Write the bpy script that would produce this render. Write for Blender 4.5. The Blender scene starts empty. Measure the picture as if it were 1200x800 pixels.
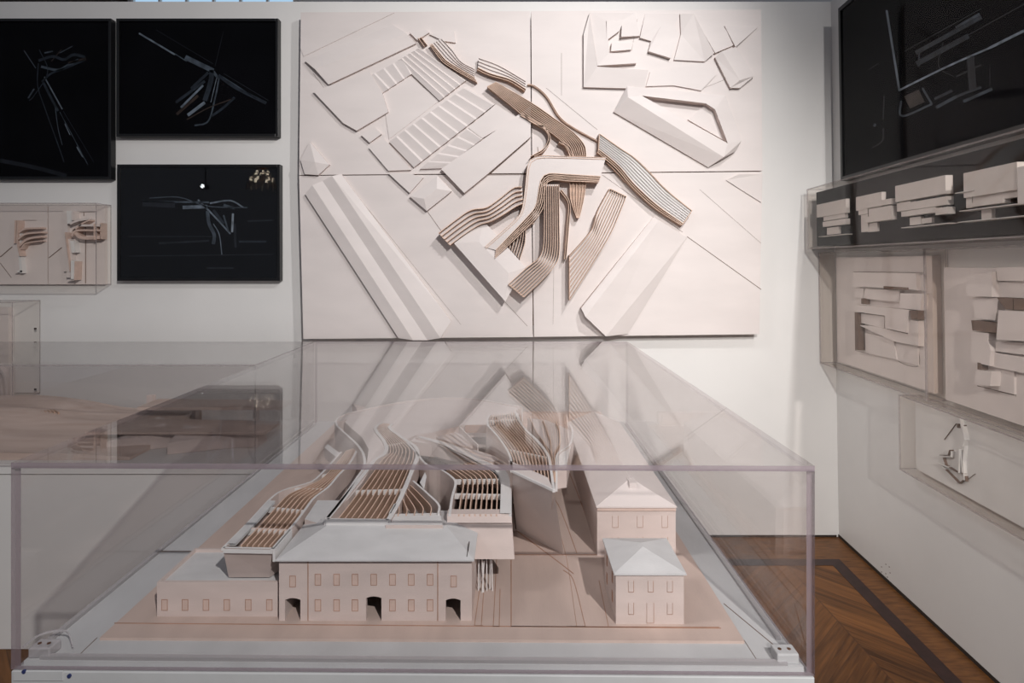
import bpy, math, random
from mathutils import Vector
random.seed(7)
S = bpy.context.scene
COL = S.collection
F = 700.0; CX = 600.0; CY = 309.0; EYE = 1.6
D = 3.5                                        # back wall

# ---------------------------------------------------------------- materials
def newmat(name):
    m = bpy.data.materials.new(name); m.use_nodes = True
    nt = m.node_tree; nt.nodes.clear()
    out = nt.nodes.new('ShaderNodeOutputMaterial')
    return m, nt, out

def surf(name, col, rough=0.6, var=0.05, scale=6.0, stretch=(1, 1, 1), bump=0.0, spec=0.3, col2=None, metal=0.0, fine=0.0):
    m, nt, out = newmat(name)
    b = nt.nodes.new('ShaderNodeBsdfPrincipled')
    b.inputs['Roughness'].default_value = rough
    b.inputs['Specular IOR Level'].default_value = spec
    b.inputs['Metallic'].default_value = metal
    tc = nt.nodes.new('ShaderNodeTexCoord')
    mp = nt.nodes.new('ShaderNodeMapping'); mp.inputs['Scale'].default_value = stretch
    nt.links.new(tc.outputs['Object'], mp.inputs['Vector'])
    n = nt.nodes.new('ShaderNodeTexNoise'); n.inputs['Scale'].default_value = scale
    n.inputs['Detail'].default_value = 6
    nt.links.new(mp.outputs['Vector'], n.inputs['Vector'])
    r = nt.nodes.new('ShaderNodeValToRGB')
    c2 = col2 or tuple(c * (1 - var * 2) for c in col)
    c1 = col if col2 else tuple(min(1, c * (1 + var)) for c in col)
    r.color_ramp.elements[0].position = 0.3; r.color_ramp.elements[1].position = 0.7
    r.color_ramp.elements[0].color = (*c2, 1); r.color_ramp.elements[1].color = (*c1, 1)
    nt.links.new(n.outputs['Fac'], r.inputs['Fac'])
    nt.links.new(r.outputs['Color'], b.inputs['Base Color'])
    if bump:
        n2 = nt.nodes.new('ShaderNodeTexNoise'); n2.inputs['Scale'].default_value = scale * 12
        nt.links.new(mp.outputs['Vector'], n2.inputs['Vector'])
        bp = nt.nodes.new('ShaderNodeBump'); bp.inputs['Strength'].default_value = bump
        bp.inputs['Distance'].default_value = 0.002
        nt.links.new(n2.outputs['Fac'], bp.inputs['Height'])
        nt.links.new(bp.outputs['Normal'], b.inputs['Normal'])
    nt.links.new(b.outputs['BSDF'], out.inputs['Surface'])
    return m

def acrylic(name, tint, ior=1.49, rough=0.0, graze=1.0):
    m, nt, out = newmat(name)
    t = nt.nodes.new('ShaderNodeBsdfTransparent'); t.inputs['Color'].default_value = (*tint, 1)
    g = nt.nodes.new('ShaderNodeBsdfGlossy'); g.inputs['Roughness'].default_value = rough
    f = nt.nodes.new('ShaderNodeFresnel'); f.inputs['IOR'].default_value = ior
    mx = nt.nodes.new('ShaderNodeMixShader')
    # the back side of a slab sees 1/ior: feed the geometric normal so that both faces reflect alike
    geo = nt.nodes.new('ShaderNodeNewGeometry')
    dot = nt.nodes.new('ShaderNodeVectorMath'); dot.operation = 'DOT_PRODUCT'
    nt.links.new(geo.outputs['Incoming'], dot.inputs[0]); nt.links.new(geo.outputs['Normal'], dot.inputs[1])
    ab = nt.nodes.new('ShaderNodeMath'); ab.operation = 'ABSOLUTE'
    nt.links.new(dot.outputs['Value'], ab.inputs[0])
    # Schlick: R0 + (1-R0)(1-c)^5
    one = nt.nodes.new('ShaderNodeMath'); one.operation = 'SUBTRACT'; one.inputs[0].default_value = 1.0
    nt.links.new(ab.outputs[0], one.inputs[1])
    p5 = nt.nodes.new('ShaderNodeMath'); p5.operation = 'POWER'; p5.inputs[1].default_value = 5.0
    nt.links.new(one.outputs[0], p5.inputs[0])
    r0 = ((ior - 1) / (ior + 1)) ** 2
    ma = nt.nodes.new('ShaderNodeMath'); ma.operation = 'MULTIPLY_ADD'
    ma.inputs[1].default_value = (1 - r0) * graze; ma.inputs[2].default_value = r0
    nt.links.new(p5.outputs[0], ma.inputs[0])
    nt.nodes.remove(f)
    nt.links.new(ma.outputs[0], mx.inputs['Fac'])
    nt.links.new(t.outputs[0], mx.inputs[1]); nt.links.new(g.outputs[0], mx.inputs[2])
    nt.links.new(mx.outputs[0], out.inputs['Surface'])
    return m

def edge_mat(name, col, amount):
    m, nt, out = newmat(name)
    t = nt.nodes.new('ShaderNodeBsdfTransparent'); t.inputs['Color'].default_value = (.9, .88, .9, 1)
    b = nt.nodes.new('ShaderNodeBsdfPrincipled'); b.inputs['Base Color'].default_value = (*col, 1)
    b.inputs['Roughness'].default_value = 0.15
    mx = nt.nodes.new('ShaderNodeMixShader'); mx.inputs['Fac'].default_value = amount
    nt.links.new(t.outputs[0], mx.inputs[1]); nt.links.new(b.outputs[0], mx.inputs[2])
    nt.links.new(mx.outputs[0], out.inputs['Surface'])
    return m

def emit(name, col, strength):
    m, nt, out = newmat(name)
    e = nt.nodes.new('ShaderNodeEmission'); e.inputs['Color'].default_value = (*col, 1)
    e.inputs['Strength'].default_value = strength
    nt.links.new(e.outputs[0], out.inputs['Surface'])
    return m

M = {}
M['wall'] = surf('wall_paint', (.725, .71, .695), .55, .02, 2.5, bump=.15)
M['plinth'] = surf('plinth_paint', (.50, .505, .51), .5, .05, 5, bump=.2)
M['mat'] = surf('grey_mat_paint', (.54, .55, .56), .6, .05, 9, stretch=(1, .4, 1), bump=.2)
M['board'] = surf('pale_maple', (.70, .64, .62), .5, .025, 3, stretch=(1, 3, 3), bump=.1)
M['board_edge'] = surf('maple_edge', (.50, .36, .28), .6, .1, 20, stretch=(1, 6, 6))
M['groove'] = surf('groove_shadow_line', (.17, .115, .09), .8, .1, 20)
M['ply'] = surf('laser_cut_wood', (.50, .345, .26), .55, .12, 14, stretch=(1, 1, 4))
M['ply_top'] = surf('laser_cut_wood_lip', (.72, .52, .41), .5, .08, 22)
M['white'] = surf('model_white', (.74, .735, .73), .5, .03, 8)
M['massing'] = surf('massing_card', (.58, .535, .51), .45, .03, 20)
M['pale_grey'] = surf('pale_grey_card', (.60, .585, .575), .5, .03, 9)
M['grey_roof'] = surf('model_grey_white', (.63, .635, .64), .5, .04, 12, stretch=(1, 2, 1), bump=.2)
M['pink'] = surf('model_base_wood', (.56, .45, .40), .6, .05, 7, stretch=(2, .5, 1), bump=.15)
M['facade'] = surf('model_facade_wood', (.64, .55, .515), .6, .04, 9, stretch=(1, 1, 3), bump=.15)
M['engrave'] = surf('burnt_engraving', (.42, .25, .18), .8, .1, 30)
M['pane_wood'] = surf('window_panel_wood', (.63, .49, .43), .6, .05, 30)
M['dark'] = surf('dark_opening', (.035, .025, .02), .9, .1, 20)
M['black'] = surf('black_frame', (.006, .006, .007), .35, .1, 20, spec=.4)
M['print'] = surf('black_print', (.003, .003, .004), .8, .2, 3, spec=.02)
M['vit_black'] = surf('black_lining', (.012, .012, .014), .8, .1, 3, spec=.05)
M['steel'] = surf('screw_steel', (.25, .13, .08), .35, .2, 60, metal=.8)
M['blue'] = surf('blue_screw', (.03, .04, .12), .4, .1, 60)
M['acr'] = acrylic('acrylic_sheet', (.975, .968, .968))
M["acr_wall"] = acrylic("acrylic_sheet_thin", (.985, .973, .962), 1.32, graze=.4)
M['edge'] = edge_mat('acrylic_cut_edge', (.27, .22, .245), .62)
M['edge_x'] = edge_mat('acrylic_polished_edge', (.40, .35, .36), .16)
M['edge_l'] = edge_mat('acrylic_cut_edge_pale', (.42, .38, .37), .45)
M['clear'] = edge_mat('acrylic_block', (.62, .61, .62), .55)
M["glz"] = acrylic("low_reflection_glazing", (.98, .98, .98), 1.10, graze=.25); M["glz_c"] = acrylic("clear_glazing", (.98, .98, .98), 1.42)
for nm, c in dict(s1=(.018, .024, .034), s2=(.055, .07, .09), s3=(.14, .17, .21), s4=(.035, .024, .02), s5=(.010, .012, .017), s6=(.24, .28, .33)).items():
    M[nm] = surf('ink_' + nm, c, .5, .3, 25, spec=.2)

def floor_mat():
    m, nt, out = newmat('chevron_parquet')
    N = nt.nodes; L = nt.links
    b = N.new('ShaderNodeBsdfPrincipled'); b.inputs['Roughness'].default_value = .42
    b.inputs['Specular IOR Level'].default_value = .2
    tc = N.new('ShaderNodeTexCoord'); sep = N.new('ShaderNodeSeparateXYZ')
    L.new(tc.outputs['Object'], sep.inputs[0])
    def mth(op, a, bb=None, c=None):
        n = N.new('ShaderNodeMath'); n.operation = op
        for i, v in enumerate((a, bb, c)):
            if v is None: continue
            if isinstance(v, (int, float)): n.inputs[i].default_value = v
            else: L.new(v, n.inputs[i])
        return n.outputs[0]
    # wall-parallel chevron columns, boards at 45 degrees
    W = 0.60
    xs = mth('DIVIDE', mth('ADD', sep.outputs['X'], .34), W)
    coli = mth('FLOOR', xs)
    fx = mth('FRACT', xs)
    par = mth('MODULO', mth('ABSOLUTE', coli), 2.0)
    tri = mth('ADD', mth('MULTIPLY', par, mth('SUBTRACT', 1.0, mth('MULTIPLY', fx, 2.0))), fx)  # fx or 1-fx
    v = mth('DIVIDE', mth('SUBTRACT', sep.outputs['Y'], mth('MULTIPLY', tri, W)), 0.16)
    bi = mth('FLOOR', v); fv = mth('FRACT', v)
    comb = N.new('ShaderNodeCombineXYZ'); L.new(coli, comb.inputs[0]); L.new(bi, comb.inputs[1])
    wn = N.new('ShaderNodeTexWhiteNoise'); wn.noise_dimensions = '2D'; L.new(comb.outputs[0], wn.inputs['Vector'])
    # grain
    sgn = mth('SUBTRACT', mth('MULTIPLY', par, 2.0), 1.0)
    along = mth('ADD', mth('MULTIPLY', sep.outputs['X'], sgn), mth('MULTIPLY', sep.outputs['Y'], -1.0))
    across = mth('ADD', sep.outputs['Y'], mth('MULTIPLY', sep.outputs['X'], sgn))
    gc = N.new('ShaderNodeCombineXYZ'); L.new(mth('MULTIPLY', across, 26.0), gc.inputs[0]); L.new(mth('MULTIPLY', along, 1.6), gc.inputs[1])
    L.new(mth('MULTIPLY', wn.outputs['Value'], 30.0), gc.inputs[2])
    gn = N.new('ShaderNodeTexNoise'); gn.inputs['Scale'].default_value = 1.6; gn.inputs['Detail'].default_value = 5
    gn.inputs['Distortion'].default_value = .5
    L.new(gc.outputs[0], gn.inputs['Vector'])
    fac = mth('ADD', mth('MULTIPLY', gn.outputs['Fac'], .75), mth('MULTIPLY', wn.outputs['Value'], .4))
    r = N.new('ShaderNodeValToRGB')
    r.color_ramp.elements[0].position = .3; r.color_ramp.elements[0].color = (.048, .018, .005, 1)
    r.color_ramp.elements[1].position = .85; r.color_ramp.elements[1].color = (.215, .088, .026, 1)
    L.new(fac, r.inputs['Fac'])
    seam = mth('LESS_THAN', mth('MINIMUM', fv, mth('SUBTRACT', 1.0, fv)), .018)
    seam2 = mth('LESS_THAN', mth('MINIMUM', fx, mth('SUBTRACT', 1.0, fx)), .006)
    sm = mth('MAXIMUM', seam, seam2)
    mx = N.new('ShaderNodeMix'); mx.data_type = 'RGBA'
    L.new(mth('MULTIPLY', sm, .6), mx.inputs['Factor']); L.new(r.outputs['Color'], mx.inputs['A'])
    mx.inputs['B'].default_value = (.06, .025, .01, 1)
    L.new(mx.outputs['Result'], b.inputs['Base Color'])
    L.new(b.outputs[0], out.inputs['Surface'])
    return m
M['floor'] = floor_mat()
M['floor_edge'] = surf('parquet_border_wood', (.19, .08, .024), .42, .1, 4, stretch=(3, 14, 1), col2=(.075, .028, .008))
M['band'] = surf('dark_inlay_wood', (.028, .011, .009), .4, .2, 6, stretch=(4, 4, 1))

# ---------------------------------------------------------------- mesh helpers
class MB:
    def __init__(s): s.v = []; s.f = []; s.m = []
    def add(s, verts, faces, mi=0):
        k = len(s.v); s.v += [tuple(p) for p in verts]
        for i, f in enumerate(faces):
            s.f.append([k + j for j in f]); s.m.append(mi[i] if isinstance(mi, (list, tuple)) else mi)
    def hexa(s, c, mi=0):           # c: 8 points, bottom 4 then top 4 (same winding)
        s.add(c, [(3, 2, 1, 0), (4, 5, 6, 7), (0, 1, 5, 4), (1, 2, 6, 5), (2, 3, 7, 6), (3, 0, 4, 7)], mi)
    def box(s, x0, x1, y0, y1, z0, z1, mi=0):
        s.hexa([(x0, y0, z0), (x1, y0, z0), (x1, y1, z0), (x0, y1, z0), (x0, y0, z1), (x1, y0, z1), (x1, y1, z1), (x0, y1, z1)], mi)
    def prism(s, bot, top, mi=0, side=None):
        n = len(bot); side = mi if side is None else side
        s.add(list(bot) + list(top), [tuple(range(n))[::-1], tuple(range(n, 2 * n))] + [(i, (i + 1) % n, n + (i + 1) % n, n + i) for i in range(n)],
              [mi, mi] + [side] * n)
    def tube(s, a, b, r, n=8, mi=0):
        a = Vector(a); b = Vector(b); d = (b - a).normalized()
        u = d.orthogonal().normalized(); w = d.cross(u)
        ra = [a + (u * math.cos(2 * math.pi * i / n) + w * math.sin(2 * math.pi * i / n)) * r for i in range(n)]
        rb = [p + (b - a) for p in ra]
        s.prism(ra, rb, mi)
    def build(s, name, mats, parent=None, smooth=False, bevel=0):
        me = bpy.data.meshes.new(name); me.from_pydata(s.v, [], s.f)
        for m in (mats if isinstance(mats, list) else [mats]): me.materials.append(M[m] if isinstance(m, str) else m)
        for i, p in enumerate(me.polygons):
            p.material_index = s.m[i]; p.use_smooth = smooth
        me.update()
        import bmesh
        bm = bmesh.new(); bm.from_mesh(me); bmesh.ops.recalc_face_normals(bm, faces=bm.faces)
        if parent is not None:
            off = Vector(parent_world(parent))
            bmesh.ops.translate(bm, verts=bm.verts, vec=-off)
        bm.to_mesh(me); bm.free()
        o = bpy.data.objects.new(name, me); COL.objects.link(o)
        if parent is not None: o.parent = parent
        if bevel:
            md = o.modifiers.new('bevel', 'BEVEL'); md.width = bevel; md.segments = 2; md.limit_method = 'ANGLE'
        return o

def parent_world(p):
    w = Vector(p.location)
    while p.parent: p = p.parent; w += Vector(p.location)
    return w

def tag(o, label=None, cat=None, group=None, kind=None):
    if label: o['label'] = label
    if cat: o['category'] = cat
    if group: o['group'] = group
    if kind: o['kind'] = kind
    return o
def thing(name, label, cat, loc, group=None):
    o = bpy.data.objects.new(name, None); COL.objects.link(o); o.location = loc; o.empty_display_size = .05
    return tag(o, label, cat, group)
def struct(mb, name, mats): 
    return tag(mb.build(name, mats), kind='structure')

def P(px, py, Y): return ((px - CX) * Y / F, Y, EYE - (py - CY) * Y / F)          # a point at depth Y
def G(px, py, z):                                                              # a point on the level z
    Y = (EYE - z) * F / (py - CY); return ((px - CX) * Y / F, Y, z)

def xr(Y, z, o=0.0): return 1.9 - o + .0543 * (Y - 3.5) - .015 * (z - 1.0)        # right wall plane
def R(Y, z, o): return (xr(Y, z, o), Y, z)
def RP(px, py, o):                                                             # right-wall plane point seen at a pixel
    Y = 3.0; z = 1.5
    for _ in range(12):
        Y = (1.71 - o - .015 * (z - 1.0)) * F / (px - 638.0); z = EYE - (py - CY) * Y / F
    return R(Y, z, o)

def resample(pts, n):
    """Catmull-Rom through the points, n+1 samples evenly spaced by length"""
    P_ = [Vector(p) for p in pts]
    if len(P_) == 2: dense = [P_[0].lerp(P_[1], i / 40) for i in range(41)]
    else:
        E = [P_[0] * 2 - P_[1]] + P_ + [P_[-1] * 2 - P_[-2]]; dense = []
        for i in range(1, len(E) - 2):
            a, b, c, d = E[i - 1], E[i], E[i + 1], E[i + 2]
            for k in range(16):
                t = k / 16
                dense.append(.5 * ((2 * b) + (c - a) * t + (2 * a - 5 * b + 4 * c - d) * t * t + (3 * b - a - 3 * c + d) * t ** 3))
        dense.append(P_[-1])
    L = [0]
    for i in range(1, len(dense)): L.append(L[-1] + (dense[i] - dense[i - 1]).length)
    out = []; j = 0
    for i in range(n + 1):
        s = L[-1] * i / n
        while j < len(L) - 2 and L[j + 1] < s: j += 1
        t = (s - L[j]) / max(1e-9, L[j + 1] - L[j]); out.append(dense[j].lerp(dense[j + 1], min(1, t)))
    return out

def strip(mb, top, bot_dir, depth, w, mi_side=0, mi_top=1, up=None):
    """a fin of width w following 3D points `top`, extruded along bot_dir by depth (number or list)"""
    bd = Vector(bot_dir); n = len(top); T = [Vector(p) for p in top]; a = []; b = []
    for i in range(n):
        d = (T[min(i + 1, n - 1)] - T[max(i - 1, 0)])
        s = d.cross(bd).normalized() * (w / 2)
        a.append(T[i] + s); b.append(T[i] - s)
    dp = depth if isinstance(depth, (list, tuple)) else [depth] * n
    ab = [a[i] + bd * dp[i] for i in range(n)]; bb = [b[i] + bd * dp[i] for i in range(n)]
    k = n
    verts = a + b + ab + bb; faces = []; mi = []
    for i in range(n - 1):
        faces += [(i, i + 1, k + i + 1, k + i), (i, 2 * k + i, 2 * k + i + 1, i + 1), (k + i, k + i + 1, 3 * k + i + 1, 3 * k + i), (2 * k + i, 3 * k + i, 3 * k + i + 1, 2 * k + i + 1)]
        mi += [mi_top, mi_side, mi_side, mi_side]
    faces += [(0, k, 3 * k, 2 * k), (k - 1, 3 * k - 1, 4 * k - 1, 2 * k - 1)]; mi += [mi_top, mi_top]
    mb.add(verts, faces, mi)

# ---------------------------------------------------------------- room
mb = MB(); mb.box(-4.2, 1.98, D, D + .12, 0, 3.135); struct(mb, 'wall_back', 'wall')
mb = MB()
mb.prism([R(3.5, 0, 0), R(.95, 0, 0), (xr(.95, 0) + .15, .95, 0), (xr(3.5, 0) + .15, 3.5, 0)],
         [R(3.5, 3.135, 0), R(.95, 3.135, 0), (xr(.95, 3.135) + .15, .95, 3.135), (xr(3.5, 3.135) + .15, 3.5, 3.135)])
struct(mb, 'wall_right', 'wall')
mb = MB(); mb.box(-6, 4.5, -5, 7.2, -.06, 0); fl = struct(mb, 'floor', 'floor')
# border of straight boards and the dark inlay band along both walls
mb = MB()
bo = 1600 * .7 / 1000
Yw = D; Yb0 = 1120 / (655 - 309); Yb1 = 1120 / (662.6 - 309)
dR0 = .128; dR1 = .195
def fx(Y, o): return xr(Y, 0, o)
mb.prism([(-4.2, Yw, .0005), (-4.2, Yb0, .0005), (fx(Yb0, dR0), Yb0, .0005), (fx(Yw, 0), Yw, .0005)], [(-4.2, Yw, .001), (-4.2, Yb0, .001), (fx(Yb0, dR0), Yb0, .001), (fx(Yw, 0), Yw, .001)])
mb.prism([(fx(Yw, 0), Yw, .0005), (fx(Yb0, dR0), Yb0, .0005), (fx(-.6, dR0), -.6, .0005), (fx(-.6, 0), -.6, .0005)], [(fx(Yw, 0), Yw, .001), (fx(Yb0, dR0), Yb0, .001), (fx(-.6, dR0), -.6, .001), (fx(-.6, 0), -.6, .001)])
struct(mb, 'trim_1', 'floor_edge')
mb = MB()
def quad(a, z0, z1): mb.prism([(x, y, z0) for x, y in a], [(x, y, z1) for x, y in a])
quad([(-4.2, Yb0), (-4.2, Yb1), (fx(Yb1, dR1), Yb1), (fx(Yb0, dR0), Yb0)], .0005, .0015)
quad([(fx(Yb0, dR0), Yb0), (fx(Yb1, dR1), Yb1), (fx(-.6, dR1), -.6), (fx(-.6, dR0), -.6)], .0005, .0015)
struct(mb, 'trim_2', 'band')
# dark strips painting the shadowed gap at the foot of the two walls
mb = MB(); mb.prism([(x - .004, y, .001) for x, y in ((fx(3.5, 0), 3.5), (fx(.95, 0), .95))] + [(fx(.95, 0) + .01, .95, .001), (fx(3.5, 0) + .01, 3.5, .001)],
                    [(x - .004, y, .016) for x, y in ((fx(3.5, 0), 3.5), (fx(.95, 0), .95))] + [(fx(.95, 0) + .01, .95, .016), (fx(3.5, 0) + .01, 3.5, .016)])
struct(mb, 'gap_shade_right', 'dark')
mb = MB(); mb.box(-4.2, 1.9, D - .004, D + .01, .001, .012); struct(mb, 'gap_shade_back', 'dark')
# the older hall beyond the partition: its far wall, a tall window and a timber cornice
mb = MB(); mb.box(-6, 4.5, 7.0, 7.15, 0, 6); struct(mb, 'wall_far', 'wall')
mb = MB()
for i in range(6):
    x0 = -4.35 + i * .31; mb.box(x0, x0 + .285, 6.9, 6.98, 3.2, 5.6)
wp = mb.build('window_1', emit('daylight_glass', (.5, .75, 1.0), .8)); tag(wp, kind='structure')
mb = MB()
for i in range(7):
    x0 = -4.375 + i * .31; mb.box(x0, x0 + .025, 6.86, 6.99, 3.1, 5.7)
mb.box(-4.4, -2.4, 6.86, 6.99, 3.1, 3.2); mb.build('window_frame', 'wall', wp)
mb = MB(); mb.box(-6, -4.5, 6.7, 6.99, 2.9, 5.5); struct(mb, 'trim_3', surf('dark_timber', (.06, .04, .03), .6, .3, 8, stretch=(8, 1, 1)))

# ---------------------------------------------------------------- framed black pictures
def strokes(mb, mapper, lst, ws=1.0):
    for pts, w, mi in lst:
        w *= ws
        if len(pts) == 2: pp = [Vector((*p, 0)) for p in pts]
        else: pp = resample([(*p, 0) for p in pts], 14)
        n = len(pp); a = []; b = []
        for i in range(n):
            d = (pp[min(i + 1, n - 1)] - pp[max(0, i - 1)]); s = Vector((-d.y, d.x, 0)).normalized() * w / 2
            a.append(pp[i] + s); b.append(pp[i] - s)
        va = [mapper(p.x, p.y, 0) for p in a] + [mapper(p.x, p.y, 0) for p in b]
        vb = [mapper(p.x, p.y, 1) for p in a] + [mapper(p.x, p.y, 1) for p in b]
        k = 2 * n; fs = []
        for i in range(n - 1):
            fs += [(k + i, k + i + 1, k + n + i + 1, k + n + i), (i, i + 1, k + i + 1, k + i), (n + i, n + i + 1, k + n + i + 1, k + n + i), (i, i + 1, n + i + 1, n + i)]
        fs += [(0, n, k + n, k), (n - 1, 2 * n - 1, k + 2 * n - 1, k + n - 1)]
        mb.add(va + vb, fs, mi)
INK = ['s1', 's2', 's3', 's4', 's5', 's6']

def wall_picture(x0, x1, y0, y1, lst, label, gl_='glz'):
    Yf = 3.455
    a = P(x0, y1, Yf); b = P(x1, y0, Yf); X0, Z0, X1, Z1 = a[0], a[2], b[0], b[2]
    t = thing('framed_picture', label, 'picture', ((X0 + X1) / 2, D, Z0), 'black framed pictures')
    w = .016; m = MB()
    m.box(X0, X0 + w, Yf, D - .001, Z0, Z1); m.box(X1 - w, X1, Yf, D - .001, Z0, Z1)
    m.box(X0 + w, X1 - w, Yf, D - .001, Z0, Z0 + w); m.box(X0 + w, X1 - w, Yf, D - .001, Z1 - w, Z1)
    m.build('frame', 'black', t, bevel=.0015)
    m = MB(); m.box(X0 + w, X1 - w, Yf + .012, D - .004, Z0 + w, Z1 - w); pr = m.build('print', 'print', t)
    m = MB(); strokes(m, lambda px, py, k: P(px, py, Yf + .012 - .0006 * k - .0001), lst, .8); m.build('drawing', INK, pr)
    m = MB(); m.box(X0 + w, X1 - w, Yf + .004, Yf + .006, Z0 + w, Z1 - w); m.build('glazing', gl_, t)
    return t

L1 = [([(46, 58), (56, 84), (40, 112), (34, 118)], 1.2, 0), ([(45, 71), (62, 66), (75, 70), (86, 64), (100, 67)], 4, 0), ([(48, 78), (68, 82), (80, 76), (92, 70)], 3.5, 1),
      ([(49, 96), (60, 86), (76, 80), (100, 70)], 3, 0), ([(80, 74), (101, 69)], 3.5, 3), ([(52, 62), (62, 60)], 2, 1), ([(28, 59), (42, 80)], 1.2, 1),
      ([(45, 74), (44, 100), (52, 125), (70, 175), (75, 190)], 1.5, 0), ([(52, 90), (73, 128)], 1.8, 2), ([(50, 95), (60, 115), (68, 130)], 3.5, 0),
      ([(64, 120), (68, 150), (73, 170)], 1, 1), ([(70, 131), (103, 193)], .8, 1), ([(74, 130), (110, 190)], .7, 0), ([(90, 172), (97, 184)], 1.3, 2), ([(76, 145), (82, 158)], 1, 2),
      ([(33, 115), (40, 104)], 2.2, 1), ([(70, 62), (85, 54)], 1.2, 1), ([(60, 72), (72, 58)], 1, 3), ([(0, 188), (40, 196), (78, 206)], 6, 4)]
wall_picture(-90, 130, 21.5, 210, L1, 'tall black framed print with a thin spiky drawing, far left of the back wall')
L2 = [([(163, 39), (205, 64)], 2.4, 2), ([(205, 63), (219, 72)], 1.5, 1), ([(217, 67), (250, 83)], 7, 1), ([(248, 82), (247, 95), (240, 118)], 7, 0), ([(250, 84), (256, 92)], 4, 1),
      ([(244, 85), (228, 100), (224, 104)], 4, 0), ([(240, 95), (206, 120)], 4, 0), ([(238, 100), (212, 126)], 3, 2), ([(207, 134), (232, 112)], 4, 3), ([(220, 135), (240, 120)], 4.5, 2),
      ([(257, 90), (252, 115), (244, 142), (228, 147)], 2.2, 1), ([(254, 91), (247, 120)], 1, 2), ([(256, 88), (275, 102), (312, 121)], 4.5, 0), ([(258, 88), (300, 115)], 1.2, 1), ([(219, 140), (245, 126), (275, 115)], 1.6, 3),
      ([(248, 136), (262, 126), (275, 114)], 3.5, 0), ([(252, 78), (262, 36)], .8, 4), ([(183, 35), (250, 75)], .8, 4), ([(262, 86), (315, 118)], 1, 4)]
wall_picture(136, 326, 21.5, 160, L2, 'black framed print with a diagonal blue grey drawing, above another framed print')
L3 = [([(167, 238), (205, 240)], 9, 4), ([(167, 236), (245, 237)], 2.4, 1), ([(175, 232), (210, 231), (240, 241), (275, 243), (290, 243)], 1.3, 1), ([(214, 243), (243, 242)], 5, 2),
      ([(232, 234), (248, 250), (262, 265), (270, 274)], 2.4, 2), ([(243, 247), (245, 262), (251, 275), (250, 286)], 5, 1), ([(250, 262), (257, 275), (260, 298)], 1.2, 2), ([(246, 238), (270, 235), (285, 243)], 2.2, 2),
      ([(273, 250), (272, 272)], 3, 5), ([(275, 262), (276, 290)], 3.4, 4), ([(262, 252), (268, 272)], 2.4, 1), ([(250, 246), (262, 262)], 4, 0), ([(262, 240), (275, 244)], 3.5, 1),
      ([(290, 259), (320, 258)], 2.2, 4), ([(280, 283), (312, 283)], 3, 0), ([(186, 285), (245, 282)], 3, 4), ([(150, 277), (250, 277)], 1.2, 4), ([(242, 314), (274, 314)], 2.5, 4), ([(150, 300), (320, 298)], 1.2, 4)]
wall_picture(137, 328, 192.5, 329, L3, 'black framed print with pale curving bands and reflections, lower of the stacked pair', 'glz_c')

# ---------------------------------------------------------------- relief board on the back wall
YB = 3.425
board = thing('relief_site_model', 'large pale timber relief model of a city site hung on the back wall', 'relief model', (P(622, 397, YB)[0], D, P(622, 397, YB)[2]))
def BP(px, py, h=0): return P(px, py, YB - h)
def panel(c, nm='panel'):
    m = MB(); f = [BP(*p) for p in c]; g = [(p[0], YB + .04, p[2]) for p in f]
    m.prism(g, f, 0, 1); m.build(nm, ['board', 'board_edge'], board)
panel([(352.5, 14.5), (621.3, 13), (622.5, 202.8), (350.5, 205)])
panel([(622.5, 13), (892, 11.2), (893.5, 200), (623.7, 202.8)])
panel([(350.5, 206), (622.5, 204), (624.6, 394.8), (355.5, 397)])
panel([(623.7, 204), (893.5, 201.2), (890, 391.5), (625.8, 394.6)])
m = MB(); a = [(366, 28), (880, 25), (878, 380), (368, 384)]
m.prism([(P(*p, YB)[0], D - .001, P(*p, YB)[2]) for p in a], [(P(*p, YB)[0], YB + .04, P(*p, YB)[2]) for p in a]); m.build('mounting_batten', 'board_edge', board)

def relief(pts, faces, nm='building_block', mat='board', parent=None):
    """pts (px,py,h) with faces by index; boundary edges get walls back to the board"""
    top = [BP(*p) for p in pts]; bot = [(p[0], YB + .0005, p[2]) for p in top]; n = len(pts); m = MB()
    cnt = {}
    for f in faces:
        for i in range(len(f)):
            e = (f[i], f[(i + 1) % len(f)]); cnt[frozenset(e)] = cnt.get(frozenset(e), 0) + 1
    fs = [tuple(f) for f in faces]; mi = [0] * len(fs)
    for f in faces:
        for i in range(len(f)):
            e = (f[i], f[(i + 1) % len(f)])
            if cnt[frozenset(e)] == 1: fs.append((e[0], e[1], n + e[1], n + e[0])); mi.append(1)
    m.add(top + bot, fs, mi)
    return m.build(nm, [mat, 'facade'], parent or board)
def flat(pts, h, nm='building_block', mat='board'): return relief([(x, y, h) for x, y in pts], [list(range(len(pts)))], nm, mat)
def saw(a, b, c, d, n, h0, h1):
    """sawtooth roof: a->b and d->c are the long sides, n teeth along them"""
    pts = []; fs = []
    L = lambda p, q, t: (p[0] + (q[0] - p[0]) * t, p[1] + (q[1] - p[1]) * t)
    for i in range(n):
        for t, h in ((i / n, h0), ((i + .82) / n, h1), ((i + 1) / n, h0)):
            pts += [(*L(a, b, t), h), (*L(d, c, t), h)]
        k = 6 * i; fs += [[k, k + 2, k + 3, k + 1], [k + 2, k + 4, k + 5, k + 3]]
    relief(pts, fs, 'sawtooth_roof')
relief([(357, 71, .02), (460, 29, .02), (476, 39, .034), (369, 81, .034), (487, 51, .02), (385, 99, .02)], [[0, 1, 2, 3], [3, 2, 4, 5]], 'gabled_block')
flat([(367, 107), (433, 84), (448, 109), (455, 131), (418, 153), (402, 144)], .022)
flat([(352, 57), (440, 15), (462, 15), (356, 66)], .004, 'terrace')
saw((429, 91), (473, 68), (483, 86), (448, 109), 4, .012, .022)
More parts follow.
